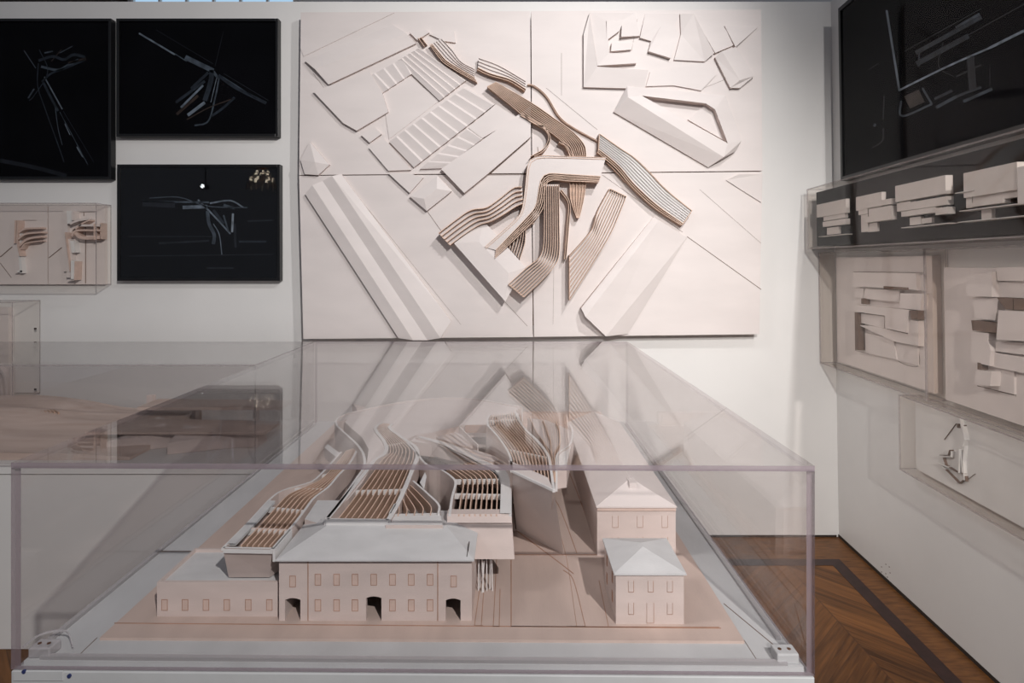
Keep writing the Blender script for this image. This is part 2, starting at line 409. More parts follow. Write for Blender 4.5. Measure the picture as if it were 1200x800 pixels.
saw((466, 71), (491, 56), (546, 94), (515, 118), 5, .014, .024)
saw((456, 166), (545, 102), (580, 122), (485, 196), 9, .016, .027)
saw((492, 198), (549, 150), (566, 162), (520, 197), 5, .014, .024)
flat([(448, 110), (479, 88), (515, 118), (456, 163)], .004, 'terrace')
flat([(549, 150), (581, 122), (606, 138), (565, 162)], .02)
flat([(423, 158), (439, 149), (447, 157), (433, 167)], .02)
flat([(432, 173), (449, 161), (482, 199), (455, 200)], .014)
flat([(517, 198), (585, 150), (622, 124), (622, 160), (571, 204), (544, 226)], .036)
flat([(455, 203), (480, 203), (496, 208), (480, 226)], .02)
relief([(480, 230, .025), (512, 206, .025), (529, 224, .025), (500, 247, .025), (497, 233, .04), (512, 221, .04)], [[0, 1, 5, 4], [1, 2, 5], [2, 3, 4, 5], [3, 0, 4]], 'hipped_block')
# twin-ridged shed, lower left
A = [(357.5, 227), (366, 217), (378, 212), (389, 206), (400, 204)]; B_ = [(467, 396), (484, 398.5), (501, 398.5), (516, 396), (529, 376)]; H = [.022, .036, .022, .036, .016]
relief([(*p, h) for p, h in zip(A, H)] + [(*p, h) for p, h in zip(B_, H)], [[i, i + 1, i + 6, i + 5] for i in range(4)], 'gabled_block')
relief([(352, 187, .02), (363, 166, .02), (386, 193, .02), (373, 205, .02), (357, 204, .02), (369, 190, .035)], [[0, 1, 5], [1, 2, 5], [2, 3, 5], [3, 4, 5], [4, 0, 5]], 'hipped_block')
relief([(532, 285, .072), (567, 259, .05), (616, 313, .05), (592, 353, .072), (561, 283, .068), (596, 320, .068)], [[0, 1, 4], [1, 2, 5, 4], [2, 3, 5], [3, 0, 4, 5]], 'hipped_block')
# upper right quarter
relief([(691, 15, .02), (700, 78, .035), (684, 102, .02), (684, 40, .02)], [[0, 1, 2, 3]])
relief([(700, 78, .035), (760, 82, .035), (755, 104, .02), (684, 102, .02)], [[0, 1, 2, 3]])
relief([(691, 15, .006), (744, 15, .004), (750, 42, .018), (728, 43, .03), (729, 24, .02), (711, 24, .02), (714, 62, .035), (742, 63, .03), (746, 74, .028), (700, 77, .035)], [[0, 1, 4, 5], [1, 2, 3, 4], [0, 5, 6, 9], [6, 7, 8, 9]])
relief([(711, 24, .028), (731, 24, .028), (726, 36, .028), (711, 47, .028)], [[0, 1, 2, 3]])
relief([(717, 50, .022), (742, 50, .018), (740, 58, .018), (716, 60, .024)], [[0, 1, 2, 3]])
relief([(756, 16, .003), (797, 16, .003), (790, 30, .014), (797, 40, .02), (786, 68, .026), (760, 60, .024), (763, 48, .015), (750, 44, .018), (776, 28, .012)], [[0, 1, 2, 8], [8, 2, 3, 4, 5], [0, 8, 5, 6, 7]])
relief([(797, 16, .012), (813, 16, .03), (837, 62, .03), (826, 72, .012), (790, 70, .012), (798, 40, .012)], [[0, 1, 2, 3, 4, 5]])
flat([(762, 84), (828, 73), (840, 87), (822, 106), (790, 100), (757, 101)], .01, 'terrace')
relief([(838, 67, .02), (846, 60, .035), (867, 94, .035), (856, 103, .02), (862, 55, .025), (884, 89, .025), (867, 103, .02)], [[0, 1, 2, 3], [1, 4, 5, 2], [3, 2, 5, 6]], 'gabled_block')
relief([(849, 30, .006), (888, 32, .006), (862, 55, .026)], [[0, 1, 2]])
relief([(812, 16, .004), (846, 28, .004), (862, 52, .012), (838, 62, .02)], [[0, 1, 2, 3]])
relief([(719, 131, .012), (736, 114, .055), (848, 184, .055), (830, 196, .012), (752, 112, .05), (853, 168, .05), (735, 101, .03), (850, 112, .03), (827, 121, .05), (838, 128, .05), (869, 165, .03), (861, 178, .02)],
       [[0, 1, 2, 3], [1, 4, 5, 2], [6, 7, 8, 4, 1], [6, 1, 0], [7, 10, 5, 9, 8], [10, 11, 2, 5], [11, 3, 2]], 'courtyard_block')
flat([(806, 140), (827, 122), (838, 128), (853, 167)], .012, 'terrace')
relief([(851, 211, .008), (866, 204, .018), (893, 204, .018), (892, 237, .008)], [[0, 1, 2, 3]])
relief([(681, 361, .055), (766, 254, .012), (772, 258, .03), (686, 371, .075), (805, 278, .006), (736, 391, .006), (710, 394, .05)], [[0, 1, 2, 3], [3, 2, 4, 5, 6], [0, 3, 6]], 'ramp_block')
# engraved lines
m = MB()
ENG = [([(805, 277), (892, 339)], .9), ([(706, 205), (800, 272)], .5), ([(640, 103), (700, 152)], .4), ([(658, 62), (658, 112)], .4), ([(565, 205), (640, 204.5)], .8), ([(575, 203), (618, 165)], 1.2),
       ([(592, 354), (618, 382)], .5), ([(367, 86), (400, 130)], .35), ([(385, 99), (424, 124)], .35), ([(820, 222), (892, 285)], .35), ([(501, 248), (518, 272)], .7), ([(400, 206), (540, 380)], .3), ([(625, 310), (624, 392)], .3), ([(649, 310), (648, 380)], .3),
       ([(870, 85), (820, 105)], .4), ([(747, 22), (740, 60)], .3), ([(765, 50), (759, 65)], .4), ([(630, 172), (631, 183)], .8)]
for p, w in ENG: m = MB(); strokes(m, lambda px, py, k: P(px, py, YB - .0006 * k - .0002), [(p, w * .8, 0)]); m.build('engraved_line', 'groove', board)

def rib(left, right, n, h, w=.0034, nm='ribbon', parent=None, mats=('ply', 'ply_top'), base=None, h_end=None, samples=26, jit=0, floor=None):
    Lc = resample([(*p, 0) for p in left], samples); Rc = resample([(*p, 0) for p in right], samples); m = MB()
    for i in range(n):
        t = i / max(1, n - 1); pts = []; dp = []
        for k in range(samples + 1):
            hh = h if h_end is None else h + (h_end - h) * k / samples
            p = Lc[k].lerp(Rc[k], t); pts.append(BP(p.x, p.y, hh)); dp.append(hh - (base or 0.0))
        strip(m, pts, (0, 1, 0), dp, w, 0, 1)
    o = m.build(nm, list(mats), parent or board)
    if floor is not None:
        m = MB(); hh = floor[0]
        va = [BP(p.x, p.y, hh) for p in Lc] + [BP(p.x, p.y, hh) for p in Rc]; k = samples + 1
        vb = [(p[0], p[1] + .006, p[2]) for p in va]
        fs = []
        for i in range(samples):
            fs += [(i, i + 1, k + i + 1, k + i), (2 * k + i, 2 * k + i + 1, 3 * k + i + 1, 3 * k + i), (i, i + 1, 2 * k + i + 1, 2 * k + i), (k + i, k + i + 1, 3 * k + i + 1, 3 * k + i)]
        fs += [(0, k, 3 * k, 2 * k), (samples, 2 * k - 1, 4 * k - 1, 3 * k - 1)]
        m.add(va + vb, fs); m.build('ribbon_floor', floor[1], o)
    return o
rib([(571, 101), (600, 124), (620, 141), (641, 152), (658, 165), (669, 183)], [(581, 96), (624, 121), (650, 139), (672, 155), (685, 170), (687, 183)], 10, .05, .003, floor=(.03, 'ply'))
rib([(610, 135), (630, 146), (640, 153), (643, 162), (637, 174), (622, 183)], [(612, 133), (634, 146), (642, 154), (645, 163), (639, 175), (626, 183)], 2, .05, .003)
rib([(655, 166), (664, 172), (668, 183)], [(658, 165), (668, 172), (672, 183)], 2, .055, .003)
# white topped loop with timber sides
loop_o = [(710, 184.5), (660, 183), (633, 182.5), (622, 187), (618.5, 194), (615, 225), (611, 247), (602, 259), (568, 289.5)]
loop_i = [(704, 206.5), (670, 204.5), (645, 203), (637, 206), (633, 214), (630, 232), (627, 243), (616, 256), (581, 293)]
rib(loop_o, [(710, 186.5), (660, 185), (633, 185), (624, 189), (620.5, 195), (617, 225), (613, 247.5), (603.5, 260.5), (569.5, 291)], 2, .075, .003)
m = MB(); Lc = resample([(*p, 0) for p in loop_o], 40); Rc = resample([(*p, 0) for p in loop_i], 40); fs = []
va = [BP(p.x, p.y, .071) for p in Lc] + [BP(p.x, p.y, .071) for p in Rc]; vb = [(p[0], p[1] + .012, p[2]) for p in va]; k = 41
for i in range(40): fs += [(i, i + 1, k + i + 1, k + i), (2 * k + i, 2 * k + i + 1, 3 * k + i + 1, 3 * k + i), (i, i + 1, 2 * k + i + 1, 2 * k + i), (k + i, k + i + 1, 3 * k + i + 1, 3 * k + i)]
fs += [(0, k, 3 * k, 2 * k), (40, 2 * k - 1, 4 * k - 1, 3 * k - 1)]
m.add(va + vb, fs); m.build('loop_deck', 'board', board)
rib(loop_i, [(702, 213), (670, 212), (648, 210.5), (641, 214), (638.5, 222), (637.5, 238), (634, 248), (622, 262), (580, 302)], 5, .078, .0038)
rib([(612, 219), (602, 220), (585, 233), (570, 243), (552, 246), (535, 257), (514, 273)], [(613, 238), (604, 242), (590, 251), (575, 259), (562, 263), (546, 273), (527, 287)], 5, .08, .004, floor=(.054, 'board'))
rib([(638, 216), (638, 262), (637, 289), (632, 302), (617, 314), (596, 333)], [(655, 216), (655.5, 262), (655.5, 297), (650, 311), (636, 327), (614, 348)], 8, .092, .0032, floor=(.054, 'board'))
m = MB(); strip(m, [BP(596, 333, .083), BP(614, 348, .083)], (0, 1, 0), .083, .006); m.build('end_panel', ['ply_top', 'ply_top'], board)
m = MB(); strip(m, [BP(514, 273, .068), BP(527, 287, .068)], (0, 1, 0), .06, .003); m.build('end_panel', ['ply', 'ply_top'], board)
rib([(613, 266), (605, 272), (600, 280), (597, 291)], [(626, 261), (617, 267), (615, 285), (609, 304)], 6, .055, .003)
rib([(668, 214), (669, 234), (676, 255)], [(687, 214), (684, 234), (679, 255)], 6, .05, .003, floor=(.04, 'ply'))
rib([(656, 223), (666, 238), (665, 262), (661.5, 304)], [(658, 222), (668, 238), (667, 262), (663.5, 304)], 2, .055, .003)
rib([(715, 221), (701, 247), (695, 267), (683, 283), (667.5, 300)], [(734, 230), (726, 250), (716, 273), (700, 300), (667.5, 351)], 9, .085, .0030, floor=(.055, 'board'))
m = MB(); strip(m, [BP(667.5, 299, .076), BP(667.5, 352, .076)], (0, 1, 0), .075, .004); m.build('end_panel', ['ply', 'ply_top'], board); m = MB(); strip(m, [BP(715, 221, .074), BP(734, 230, .074)], (0, 1, 0), .07, .003); m.build('end_panel', ['ply', 'ply_top'], board)
rib([(703, 157), (727, 174), (742, 184), (760, 201), (780, 222), (811, 247)], [(702, 175), (716, 186), (728, 197), (744, 216), (770, 240), (801, 262)], 8, .045, .0018, mats=('board', 'board'), floor=(.038, 'pale_grey'))
rib([(703, 157), (727, 174), (742, 184), (760, 201), (780, 222), (811, 247)], [(703.7, 157), (728, 174), (743, 184), (761, 201), (781, 222), (811.5, 247)], 2, .047, .002)
rib([(702, 175), (716, 186), (728, 197), (744, 216), (770, 240), (801, 262)], [(700, 178), (713, 189), (725, 200), (741, 219), (767, 243), (799, 264)], 3, .047, .003)
rib([(711, 187), (724, 199), (733, 209)], [(711, 190), (723, 202), (733, 213)], 2, .03, .003, nm='ribbon')
m = MB(); strip(m, [BP(811, 247, .047), BP(800, 263, .047)], (0, 1, 0), .047, .003); m.build('end_panel', ['ply', 'ply_top'], board); m = MB(); strip(m, [BP(702.5, 156.5, .047), BP(701.5, 178, .047)], (0, 1, 0), .047, .003); m.build('end_panel', ['ply', 'ply_top'], board)
rib([(561, 68), (585, 77), (616, 95)], [(560, 79), (575, 86), (598, 93), (616, 104)], 4, .035, .0022, mats=('ply', 'board'), floor=(.028, 'board'))
rib([(560, 79), (575, 86), (598, 93), (616, 104)], [(559, 81), (574, 88), (597, 95), (615, 106)], 2, .036, .003)
rib([(517, 45), (530, 59), (540, 72), (556, 81)], [(506, 51), (516, 63), (526, 73), (556, 91)], 5, .035, .0018, mats=('ply', 'board'), floor=(.028, 'board'))
rib([(506, 51), (516, 63), (526, 73), (556, 91)], [(503.5, 52), (514, 66), (524, 76), (559, 96)], 3, .036, .003)
rib([(618, 99), (626, 101), (640, 113), (655, 137), (672, 150), (701, 166)], [(618.6, 98.4), (627, 100.4), (641, 112.5), (656, 136.3), (672.5, 149.2), (701.5, 165.2)], 2, .02, .002)
rib([(490, 44), (497, 54)], [(493, 43), (500, 52)], 2, .03, .003)
flat([(480, 38), (498, 33), (503, 38), (489, 47)], .02); flat([(503, 40), (532, 36), (534, 50), (520, 48)], .012)

# ---------------------------------------------------------------- acrylic boxes
def pane(c, name, parent, mat='acr', edge='edge', thin=None):
    """c: 8 corners; the two largest faces are sheet, the rest cut edge"""
    m = MB(); m.hexa(c)
    ar = []
    for f in m.f:
        v = [Vector(m.v[i]) for i in f]; ar.append(((v[2] - v[0]).cross(v[3] - v[1])).length)
    big = sorted(range(6), key=lambda i: -ar[i])[:2]
    m.m = [0 if i in big else 1 for i in range(6)]
    if name in ('side_pane', 'back_pane'): m.m = [q if q == 0 or i > 1 else 2 for i, q in enumerate(m.m)]      # hidden polished edges
    return m.build(name, [mat, edge, 'edge_x'], parent)
def bx8(x0, x1, y0, y1, z0, z1): return [(x0, y0, z0), (x1, y0, z0), (x1, y1, z0), (x0, y1, z0), (x0, y0, z1), (x1, y0, z1), (x1, y1, z1), (x0, y1, z1)]
def lerp2(a, b, t): return (a[0] + (b[0] - a[0]) * t, a[1] + (b[1] - a[1]) * t)
def q8(c, z0, z1): return [(*p, z0) for p in c] + [(*p, z1) for p in c]

ZT = 1.185; ZP = .762
FL = (-1.046, 1.247); FR = (.622, 1.227); BR = (.617, 3.19); BL = (-1.048, 3.19)
T = .0115
plinth = thing('display_plinth', 'low white display plinth under the big acrylic case in the foreground', 'plinth', (-.21, 2.2, 0))
m = MB(); m.prism([(-1.0, 1.32, 0), (.575, 1.30, 0), (.575, 3.12, 0), (-1.0, 3.12, 0)], [(-1.0, 1.32, .12), (.575, 1.30, .12), (.575, 3.12, .12), (-1.0, 3.12, .12)]); m.build('recessed_foot', 'dark', plinth)
m = MB(); m.prism([(*p, .12) for p in (FL, FR, BR, BL)], [(*p, ZP - .012) for p in (FL, FR, BR, BL)]); m.build('body', 'plinth', plinth, bevel=.002)
m = MB(); I = [(-1.031, 1.262), (.607, 1.242), (.602, 3.176), (-1.033, 3.176)]
m.prism([(*p, ZP - .012) for p in I], [(*p, ZP) for p in I]); m.build('top_board', 'mat', plinth)
for (px, py) in ((29, 786), (82, 791)):
    X, Y, Z = P(px, py, 1.246); m = MB(); m.tube((X, 1.246, Z), (X, 1.2425, Z), .0042, 12); m.build('screw', 'blue', plinth)
m = MB(); x0 = P(16, 784, 1.246); x1 = P(75, 797, 1.246); m.box(x0[0], x1[0], 1.2435, 1.247, x1[2], x0[2] - .002); m.build('access_panel', 'plinth', plinth, bevel=.0012)

case = thing('acrylic_case', 'large clear acrylic display case filling the foreground', 'display case', (-.21, 2.2, ZP))
zb = ZP - .008
def inner(p, dx, dy): return (p[0] + dx, p[1] + dy)
tp_ = pane(q8([FL, FR, BR, BL], ZT - T, ZT), 'top_pane', case)
for pg in tp_.data.polygons:
    if abs(pg.normal.x) > .9: pg.material_index = 2
pane(q8([FL, FR, inner(FR, 0, T), inner(FL, 0, T)], zb, ZT - T), 'front_pane', case)
pane(q8([inner(BL, 0, -T), inner(BR, 0, -T), BR, BL], zb, ZT - T), 'back_pane', case)
pane(q8([inner(FL, 0, T), inner(FL, T, T), inner(BL, T, -T), inner(BL, 0, -T)], zb, ZT - T), 'side_pane', case)
pane(q8([inner(FR, -T, T), inner(FR, 0, T), inner(BR, 0, -T), inner(BR, -T, -T)], zb, ZT - T), 'side_pane', case)
# base rails and corner blocks
m = MB()
for (a, b) in (((-1.0, 1.264), (.575, 1.245)),): m.prism([(a[0], a[1], ZP), (b[0], b[1], ZP), (b[0], b[1] + .012, ZP), (a[0], a[1] + .012, ZP)], [(a[0], a[1], ZP + .007), (b[0], b[1], ZP + .007), (b[0], b[1] + .012, ZP + .007), (a[0], a[1] + .012, ZP + .007)])
m.build('base_rail', 'clear', case)
for x in (-1.032, .588):
    m = MB(); m.box(x, x + .0115, 1.33, 3.12, ZP, ZP + .008); m.build('base_rail', 'clear', case)
for (x, y, sgn) in ((-1.028, 1.268, 1), (.555, 1.249, -1)):
    m = MB(); m.box(x, x + .046, y, y + .035, ZP, ZP + .022); cb = m.build('corner_block', 'clear' if sgn > 0 else 'mat', case, bevel=.003)
    for dx in (.012, .032):
        m = MB(); m.tube((x + dx, y + .017, ZP + .021), (x + dx, y + .017, ZP + .0232), .0038, 12); m.build('screw', 'steel', cb)
m = MB()      # clear quarter guard round the left block
pts = resample([(-1.034, 1.262, ZP + .03), (-1.025, 1.30, ZP + .034), (-.985, 1.318, ZP + .03), (-.945, 1.285, ZP + .018)], 16)
strip(m, pts, (0, 0, -1), .004, .002, 0, 0); m.build('corner_guard', 'clear', case)

# ---------------------------------------------------------------- site model inside the case
Z0 = ZP + .006
mod = thing('architectural_model', 'detailed timber model of a museum and its street inside the foreground case', 'architectural model', (-.2, 2.2, ZP))
m = MB()
base_c = [(-.918, 1.33), (.513, 1.318), (.505, 3.10), (-.925, 3.10)]
m.prism([(*p, ZP) for p in base_c], [(*p, Z0) for p in base_c]); m.build('base_board', 'pink', mod)
def GZ(px, py, z=Z0): return G(px, py, z)
m = MB()
GR = [([(134, 730), (845, 736)], .9), ([(562, 690), (556, 733)], .8), ([(567, 690), (564, 733)], .8), ([(556, 733), (566, 733)], .8), ([(582, 655), (578, 734)], .8), ([(586, 690), (585, 734)], .8), ([(578, 734), (585, 734)], .8),
      ([(599, 656), (599, 734)], 1.1), ([(599, 734), (843, 735)], 1), ([(660, 668), (672, 680), (686, 734)], .8), ([(600, 650), (700, 650)], .7), ([(603, 620), (650, 655), (672, 672)], .9), ([(702, 680), (713, 734)], .7), ([(664, 734), (686, 734)], .7), ([(655, 620), (665, 660), (676, 735)], .5),
      ([(628, 568), (650, 585), (662, 610), (676, 648)], .8), ([(665, 548), (685, 600), (700, 648)], .8)]
def gl(px, py, k): p = G(px, py, Z0 - .0002); return (p[0], p[1], p[2] + .0007 * k)
for p, w in GR: m = MB(); strokes(m, gl, [(p, w, 0)]); m.build('engraved_line', 'engrave', mod)
for p, w in (([(183, 646), (228, 646)], .9), ([(848, 707), (918, 765)], .8), ([(872, 750), (888, 775)], .6), ([(114, 747), (90, 770)], .6)):
    m = MB(); strokes(m, lambda px, py, k: (lambda q: (q[0], q[1], q[2] + .0006 * k))(G(px, py, ZP - .0001)), [(p, w, 0)]); m.build('board_seam', 'groove', plinth)
wr = bpy.data.objects['wall_right']
for (px, py) in ((1033, 664), (1038, 661), (1042, 664), (1033, 670), (1038, 672), (1043, 671), (1040, 676)):
    a = Vector(RP(px, py, .0005)); m = MB(); m.tube(a + Vector((.002, 0, 0)), a, .0035, 8); m.build('vent_hole', 'groove', wr)
# white street strips on the plinth mat that meet the base at a seam
def solid(pts, faces, nm, mats, z0=Z0, parent=None):
    """pts are world xyz; skirts drop to z0"""
    n = len(pts); bot = [(p[0], p[1], z0) for p in pts]; cnt = {}
    for f in faces:
        for i in range(len(f)): e = frozenset((f[i], f[(i + 1) % len(f)])); cnt[e] = cnt.get(e, 0) + 1
    fs = [tuple(f) for f in faces]; mi = [0] * len(fs)
    for f in faces:
        for i in range(len(f)):
            e = (f[i], f[(i + 1) % len(f)])
            if cnt[frozenset(e)] == 1: fs.append((e[0], e[1], n + e[1], n + e[0])); mi.append(1)
    m = MB(); m.add(list(pts) + bot, fs, mi); return m.build(nm, mats, parent or mod)

# window master: a thin recessed-looking panel with a burnt outline
def window(parent, X, Y, Z, w, h, faint=False):
    key = ('w', round(w, 4), round(h, 4), faint)
    m = MB(); t = .0011
    m.box(X - w / 2 + t, X + w / 2 - t, Y - .0006, Y + .0005, Z - h / 2 + t, Z + h / 2 - t, 0)
    if faint: sides = [(X + w / 2 - t, X + w / 2, Z - h / 2, Z + h / 2), (X - w / 2, X + w / 2 - t, Z - h / 2, Z - h / 2 + t * .7), (X - w / 2, X - w / 2 + t * .4, Z - h / 2, Z + h / 2)]
    else: sides = [(X - w / 2, X - w / 2 + t, Z - h / 2, Z + h / 2), (X + w / 2 - t, X + w / 2, Z - h / 2, Z + h / 2), (X - w / 2 + t, X + w / 2 - t, Z - h / 2, Z - h / 2 + t), (X - w / 2 + t, X + w / 2 - t, Z + h / 2 - t, Z + h / 2)]
    for a, b, c, d in sides: m.box(a, b, Y - .0009, Y + .0005, c, d, 1)
    return m.build('window', ['facade' if faint else 'pane_wood', 'engrave'], parent)

# front building with three arches
YF = 1.393
def fp(px, py, Y=YF): p = P(px, py, Y); return (p[0], p[2])
xl, xr_ = P(327, 0, YF)[0], P(553, 0, YF)[0]; zt = .912; TH = .012; YK = 1.62
fb = tag(thing('tmp', None, None, (0, 0, 0))); bpy.data.objects.remove(fb)
out = [(xl, zt), (xl, Z0)]
for c, w, top in ((343, 18, 700.5), (438, 18, 698.5), (531, 17.5, 701)):
    cx_ = P(c, 0, YF)[0]; hw = w / 2 * YF / F; zt_ = EYE - (top - CY) * YF / F
    out += [(cx_ - hw, Z0), (cx_ - hw, zt_ - .004)] + [(cx_ - hw + 2 * hw * i / 6, zt_ - .004 + .004 * math.sin(math.pi * i / 6)) for i in range(1, 6)] + [(cx_ + hw, zt_ - .004), (cx_ + hw, Z0)]
out += [(xr_, Z0), (xr_, zt)]
m = MB(); m.prism([(x, YF + TH, z) for x, z in out], [(x, YF, z) for x, z in out]); front = m.build('front_building', 'facade', mod)
m = MB(); m.box(xl, xl + TH, YF + TH, YK, Z0, zt); m.box(xr_ - TH, xr_, YF + TH, YK, Z0, zt); m.box(xl + TH, xr_ - TH, YK - TH, YK, Z0, zt); m.build('side_wall', 'facade', front)
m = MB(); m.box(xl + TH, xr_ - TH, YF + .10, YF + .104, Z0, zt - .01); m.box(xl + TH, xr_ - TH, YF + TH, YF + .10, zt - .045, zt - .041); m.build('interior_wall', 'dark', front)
for px in (361, 513):
    x = P(px, 0, YF)[0]; m = MB(); m.box(x - .001, x + .001, YF - .0008, YF + .0003, Z0, zt); m.build('pilaster_line', 'engrave', front)
for px in (343, 372.6, 394.5, 416, 438, 460, 482, 504, 531.6):
    x, _, z = P(px, 679 if px not in (343, 531.6) else 681, YF); window(front, x, YF, z, .0145, .0265)
for px in (372.6, 394.5, 416, 460, 482, 504):
    x, _, z = P(px, 709, YF); window(front, x, YF, z, .0145, .0275)
e = .004
r = [(xl - e, YF - .012, zt), (xr_ + .006, YF - .012, zt), (xr_ + .006, 1.66, zt), (xl - e, 1.66, zt), (-.465, 1.50, .940), (-.165, 1.50, .940)]
solid([(a, b, c + .003) for a, b, c in r], [[0, 1, 5, 4], [1, 2, 5], [2, 3, 4, 5], [3, 0, 4]], 'roof', ['grey_roof', 'grey_roof'], zt, front)
m = MB(); c = P(549, 641, 1.40); strip(m, [Vector(P(547, 652, 1.392)), Vector(P(550, 634, 1.44))], (0, 0, -1), .004, .0016); m.build('roof_slot', ['dark', 'dark'], front)

# low wing at the left with parapet roof
YW = 1.41; xa, xb = P(184, 0, YW)[0], P(325.5, 0, YW)[0]; zw = .845
m = MB()
m.box(xa, xb, YW, YW + .008, Z0, zw + .004); m.box(xa, xa + .006, YW + .008, 1.58, Z0, zw + .004); m.box(xa + .006, xb, 1.572, 1.58, Z0, zw + .004)
wing = m.build('low_wing', 'facade', mod)
m = MB(); m.box(xa + .006, xb, YW + .008, 1.572, zw - .008, zw - .004); m.build('roof', 'grey_roof', wing)
for px in (192.9, 217, 241.5, 265.8, 291, 315.7):
    x, _, z = P(px, 708.5, YW); window(wing, x, YW, z, .0145, .0265)

# right long hall
def hall(x0, x1, y0, y1, ztop, zr, nm, ridge, ov=.006, matr='board'):
    m = MB(); m.box(x0, x1, y0, y1, Z0, ztop); b = m.build(nm, 'facade', mod)
    r0, r1 = ridge; xm = (x0 + x1) / 2
    pts = [(x0 - ov, y0 - ov, ztop), (x1 + ov, y0 - ov, ztop), (x1 + ov, y1 + ov, ztop), (x0 - ov, y1 + ov, ztop), (xm, r0, zr), (xm, r1, zr)]
    solid([(a, b_, c + .004) for a, b_, c in pts], [[0, 1, 4], [1, 2, 5, 4], [2, 3, 5], [3, 0, 4, 5]], 'roof', [matr, matr], ztop, b)
    return b
hallb = hall(.243, .467, 1.704, 2.60, .905, .955, 'long_hall', (1.79, 2.598), .003)
m = MB(); m.box(.345, .366, 1.755, 1.80, .93, .957); m.build('roof_cap', 'board', hallb)
for px in (721, 750, 779):
    x, _, z = P(px, 611, 1.704); window(hallb, x, 1.704, z, .017, .034, True)
    x, _, z = P(px, 636, 1.704); window(hallb, x, 1.704, z, .017, .034, True)
m = MB(); m.box(.243, .467, 1.7, 1.704, .897, .904); m.build('cornice', 'pane_wood', hallb)
house = hall(.240, .397, 1.38, 1.548, .883, .908, 'small_house', (1.455, 1.475), .005, 'grey_roof')
for px in (739.5, 762.5, 785):
    x, _, z = P(px, 687, 1.38); window(house, x, 1.38, z, .013, .026, True)
for px in (739.5, 785):
    x, _, z = P(px, 713, 1.38); window(house, x, 1.38, z, .013, .027, True)
x, _, z = P(762, 718, 1.38); o = window(house, x, 1.38, z, .017, .047, True); o.name = 'door'
for i in range(2):
    for yy in (1.42, 1.50):
        m = MB(); m.box(.2388, .241, yy, yy + .012, .795 + i * .045, .82 + i * .045); m.build('window', 'engrave', house)

# ---- museum ribbons
def mrib(left, right, n, z, wall=True, fin_d=.03, w=.003, nm='gallery_ribbon', wmat=('facade', 'white'), bars=(), samples=26, zfloor=None, walls_w=.007, z2=None, t0=0.0, t1=1.0, floor_mat_='pink', depth=None, fins_from=(0, 1), fk=0):
    Lc = resample([(*p, 0) for p in left], samples); Rc = resample([(*p, 0) for p in right], samples)
    zz = [z + ((z2 - z) * k / samples if z2 else 0) for k in range(samples + 1)]
    L3 = [Vector(G(p.x, p.y, zz[k])) for k, p in enumerate(Lc)]; R3 = [Vector(G(p.x, p.y, zz[k])) for k, p in enumerate(Rc)]
    m = MB()
    dp = [q - Z0 for q in zz] if depth is None else depth
    for c in (L3, R3): strip(m, c, (0, 0, -1), dp, walls_w, 0, 1)
    rb = m.build(nm, list(wmat), mod)
    k0, k1 = int(fins_from[0] * samples), int(fins_from[1] * samples)
    if n:
        m = MB()
        for i in range(n):
            t = t0 + (t1 - t0) * (i + 1) / (n + 1)
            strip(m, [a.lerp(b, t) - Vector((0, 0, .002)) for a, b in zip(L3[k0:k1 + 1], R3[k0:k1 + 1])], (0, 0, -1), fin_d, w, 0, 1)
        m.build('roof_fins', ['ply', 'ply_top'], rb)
    for t in bars:
        if t > 1: kl = next(k for k in range(samples + 1) if Lc[k].y <= t); kr = next(k for k in range(samples + 1) if Rc[k].y <= t); a = L3[kl]; b = R3[kr]
        else: k = int(t * samples); a = L3[k]; b = R3[k]
        m = MB(); strip(m, [a - Vector((0, 0, .005)), b - Vector((0, 0, .005))], (0, 0, -1), .014, .007, 0, 0); m.build('cross_beam', 'white', rb)
    if zfloor is not None:
        kk = samples + 1; va = [Vector((p.x, p.y, zfloor)) for p in L3] + [Vector((p.x, p.y, zfloor)) for p in R3]; vb = [p - Vector((0, 0, .004)) for p in va]; fs = []
        for i in range(fk, samples): fs += [(i, i + 1, kk + i + 1, kk + i), (2 * kk + i, 2 * kk + i + 1, 3 * kk + i + 1, 3 * kk + i)]
        fs += [(fk, kk + fk, 3 * kk + fk, 2 * kk + fk), (samples, 2 * kk - 1, 4 * kk - 1, 3 * kk - 1)]
        m = MB(); m.add(va + vb, fs); m.build('gallery_floor', floor_mat_, rb)
    return rb, L3, R3
ZR = .955
# B: central ribbon, from the frame behind the front roof up and back
bl = [(383, 608), (398, 590), (416, 568), (432, 548), (440, 538), (452, 530), (451, 518), (441, 505), (440, 499), (448, 495)]
br = [(455, 609), (466, 590), (476, 568), (484, 548), (489, 536), (488, 524), (478, 517), (464, 507), (456, 501), (460, 496)]
rb, L3, R3 = mrib(bl, br, 8, ZR, bars=(.34, .78), zfloor=.885, depth=[.06] * 27, samples=26, walls_w=.013, fin_d=.04, t0=.07)
m = MB(); strip(m, [L3[0], R3[0]], (0, 0, -1), .035, .012, 0, 0); m.build('end_beam', 'white', rb)
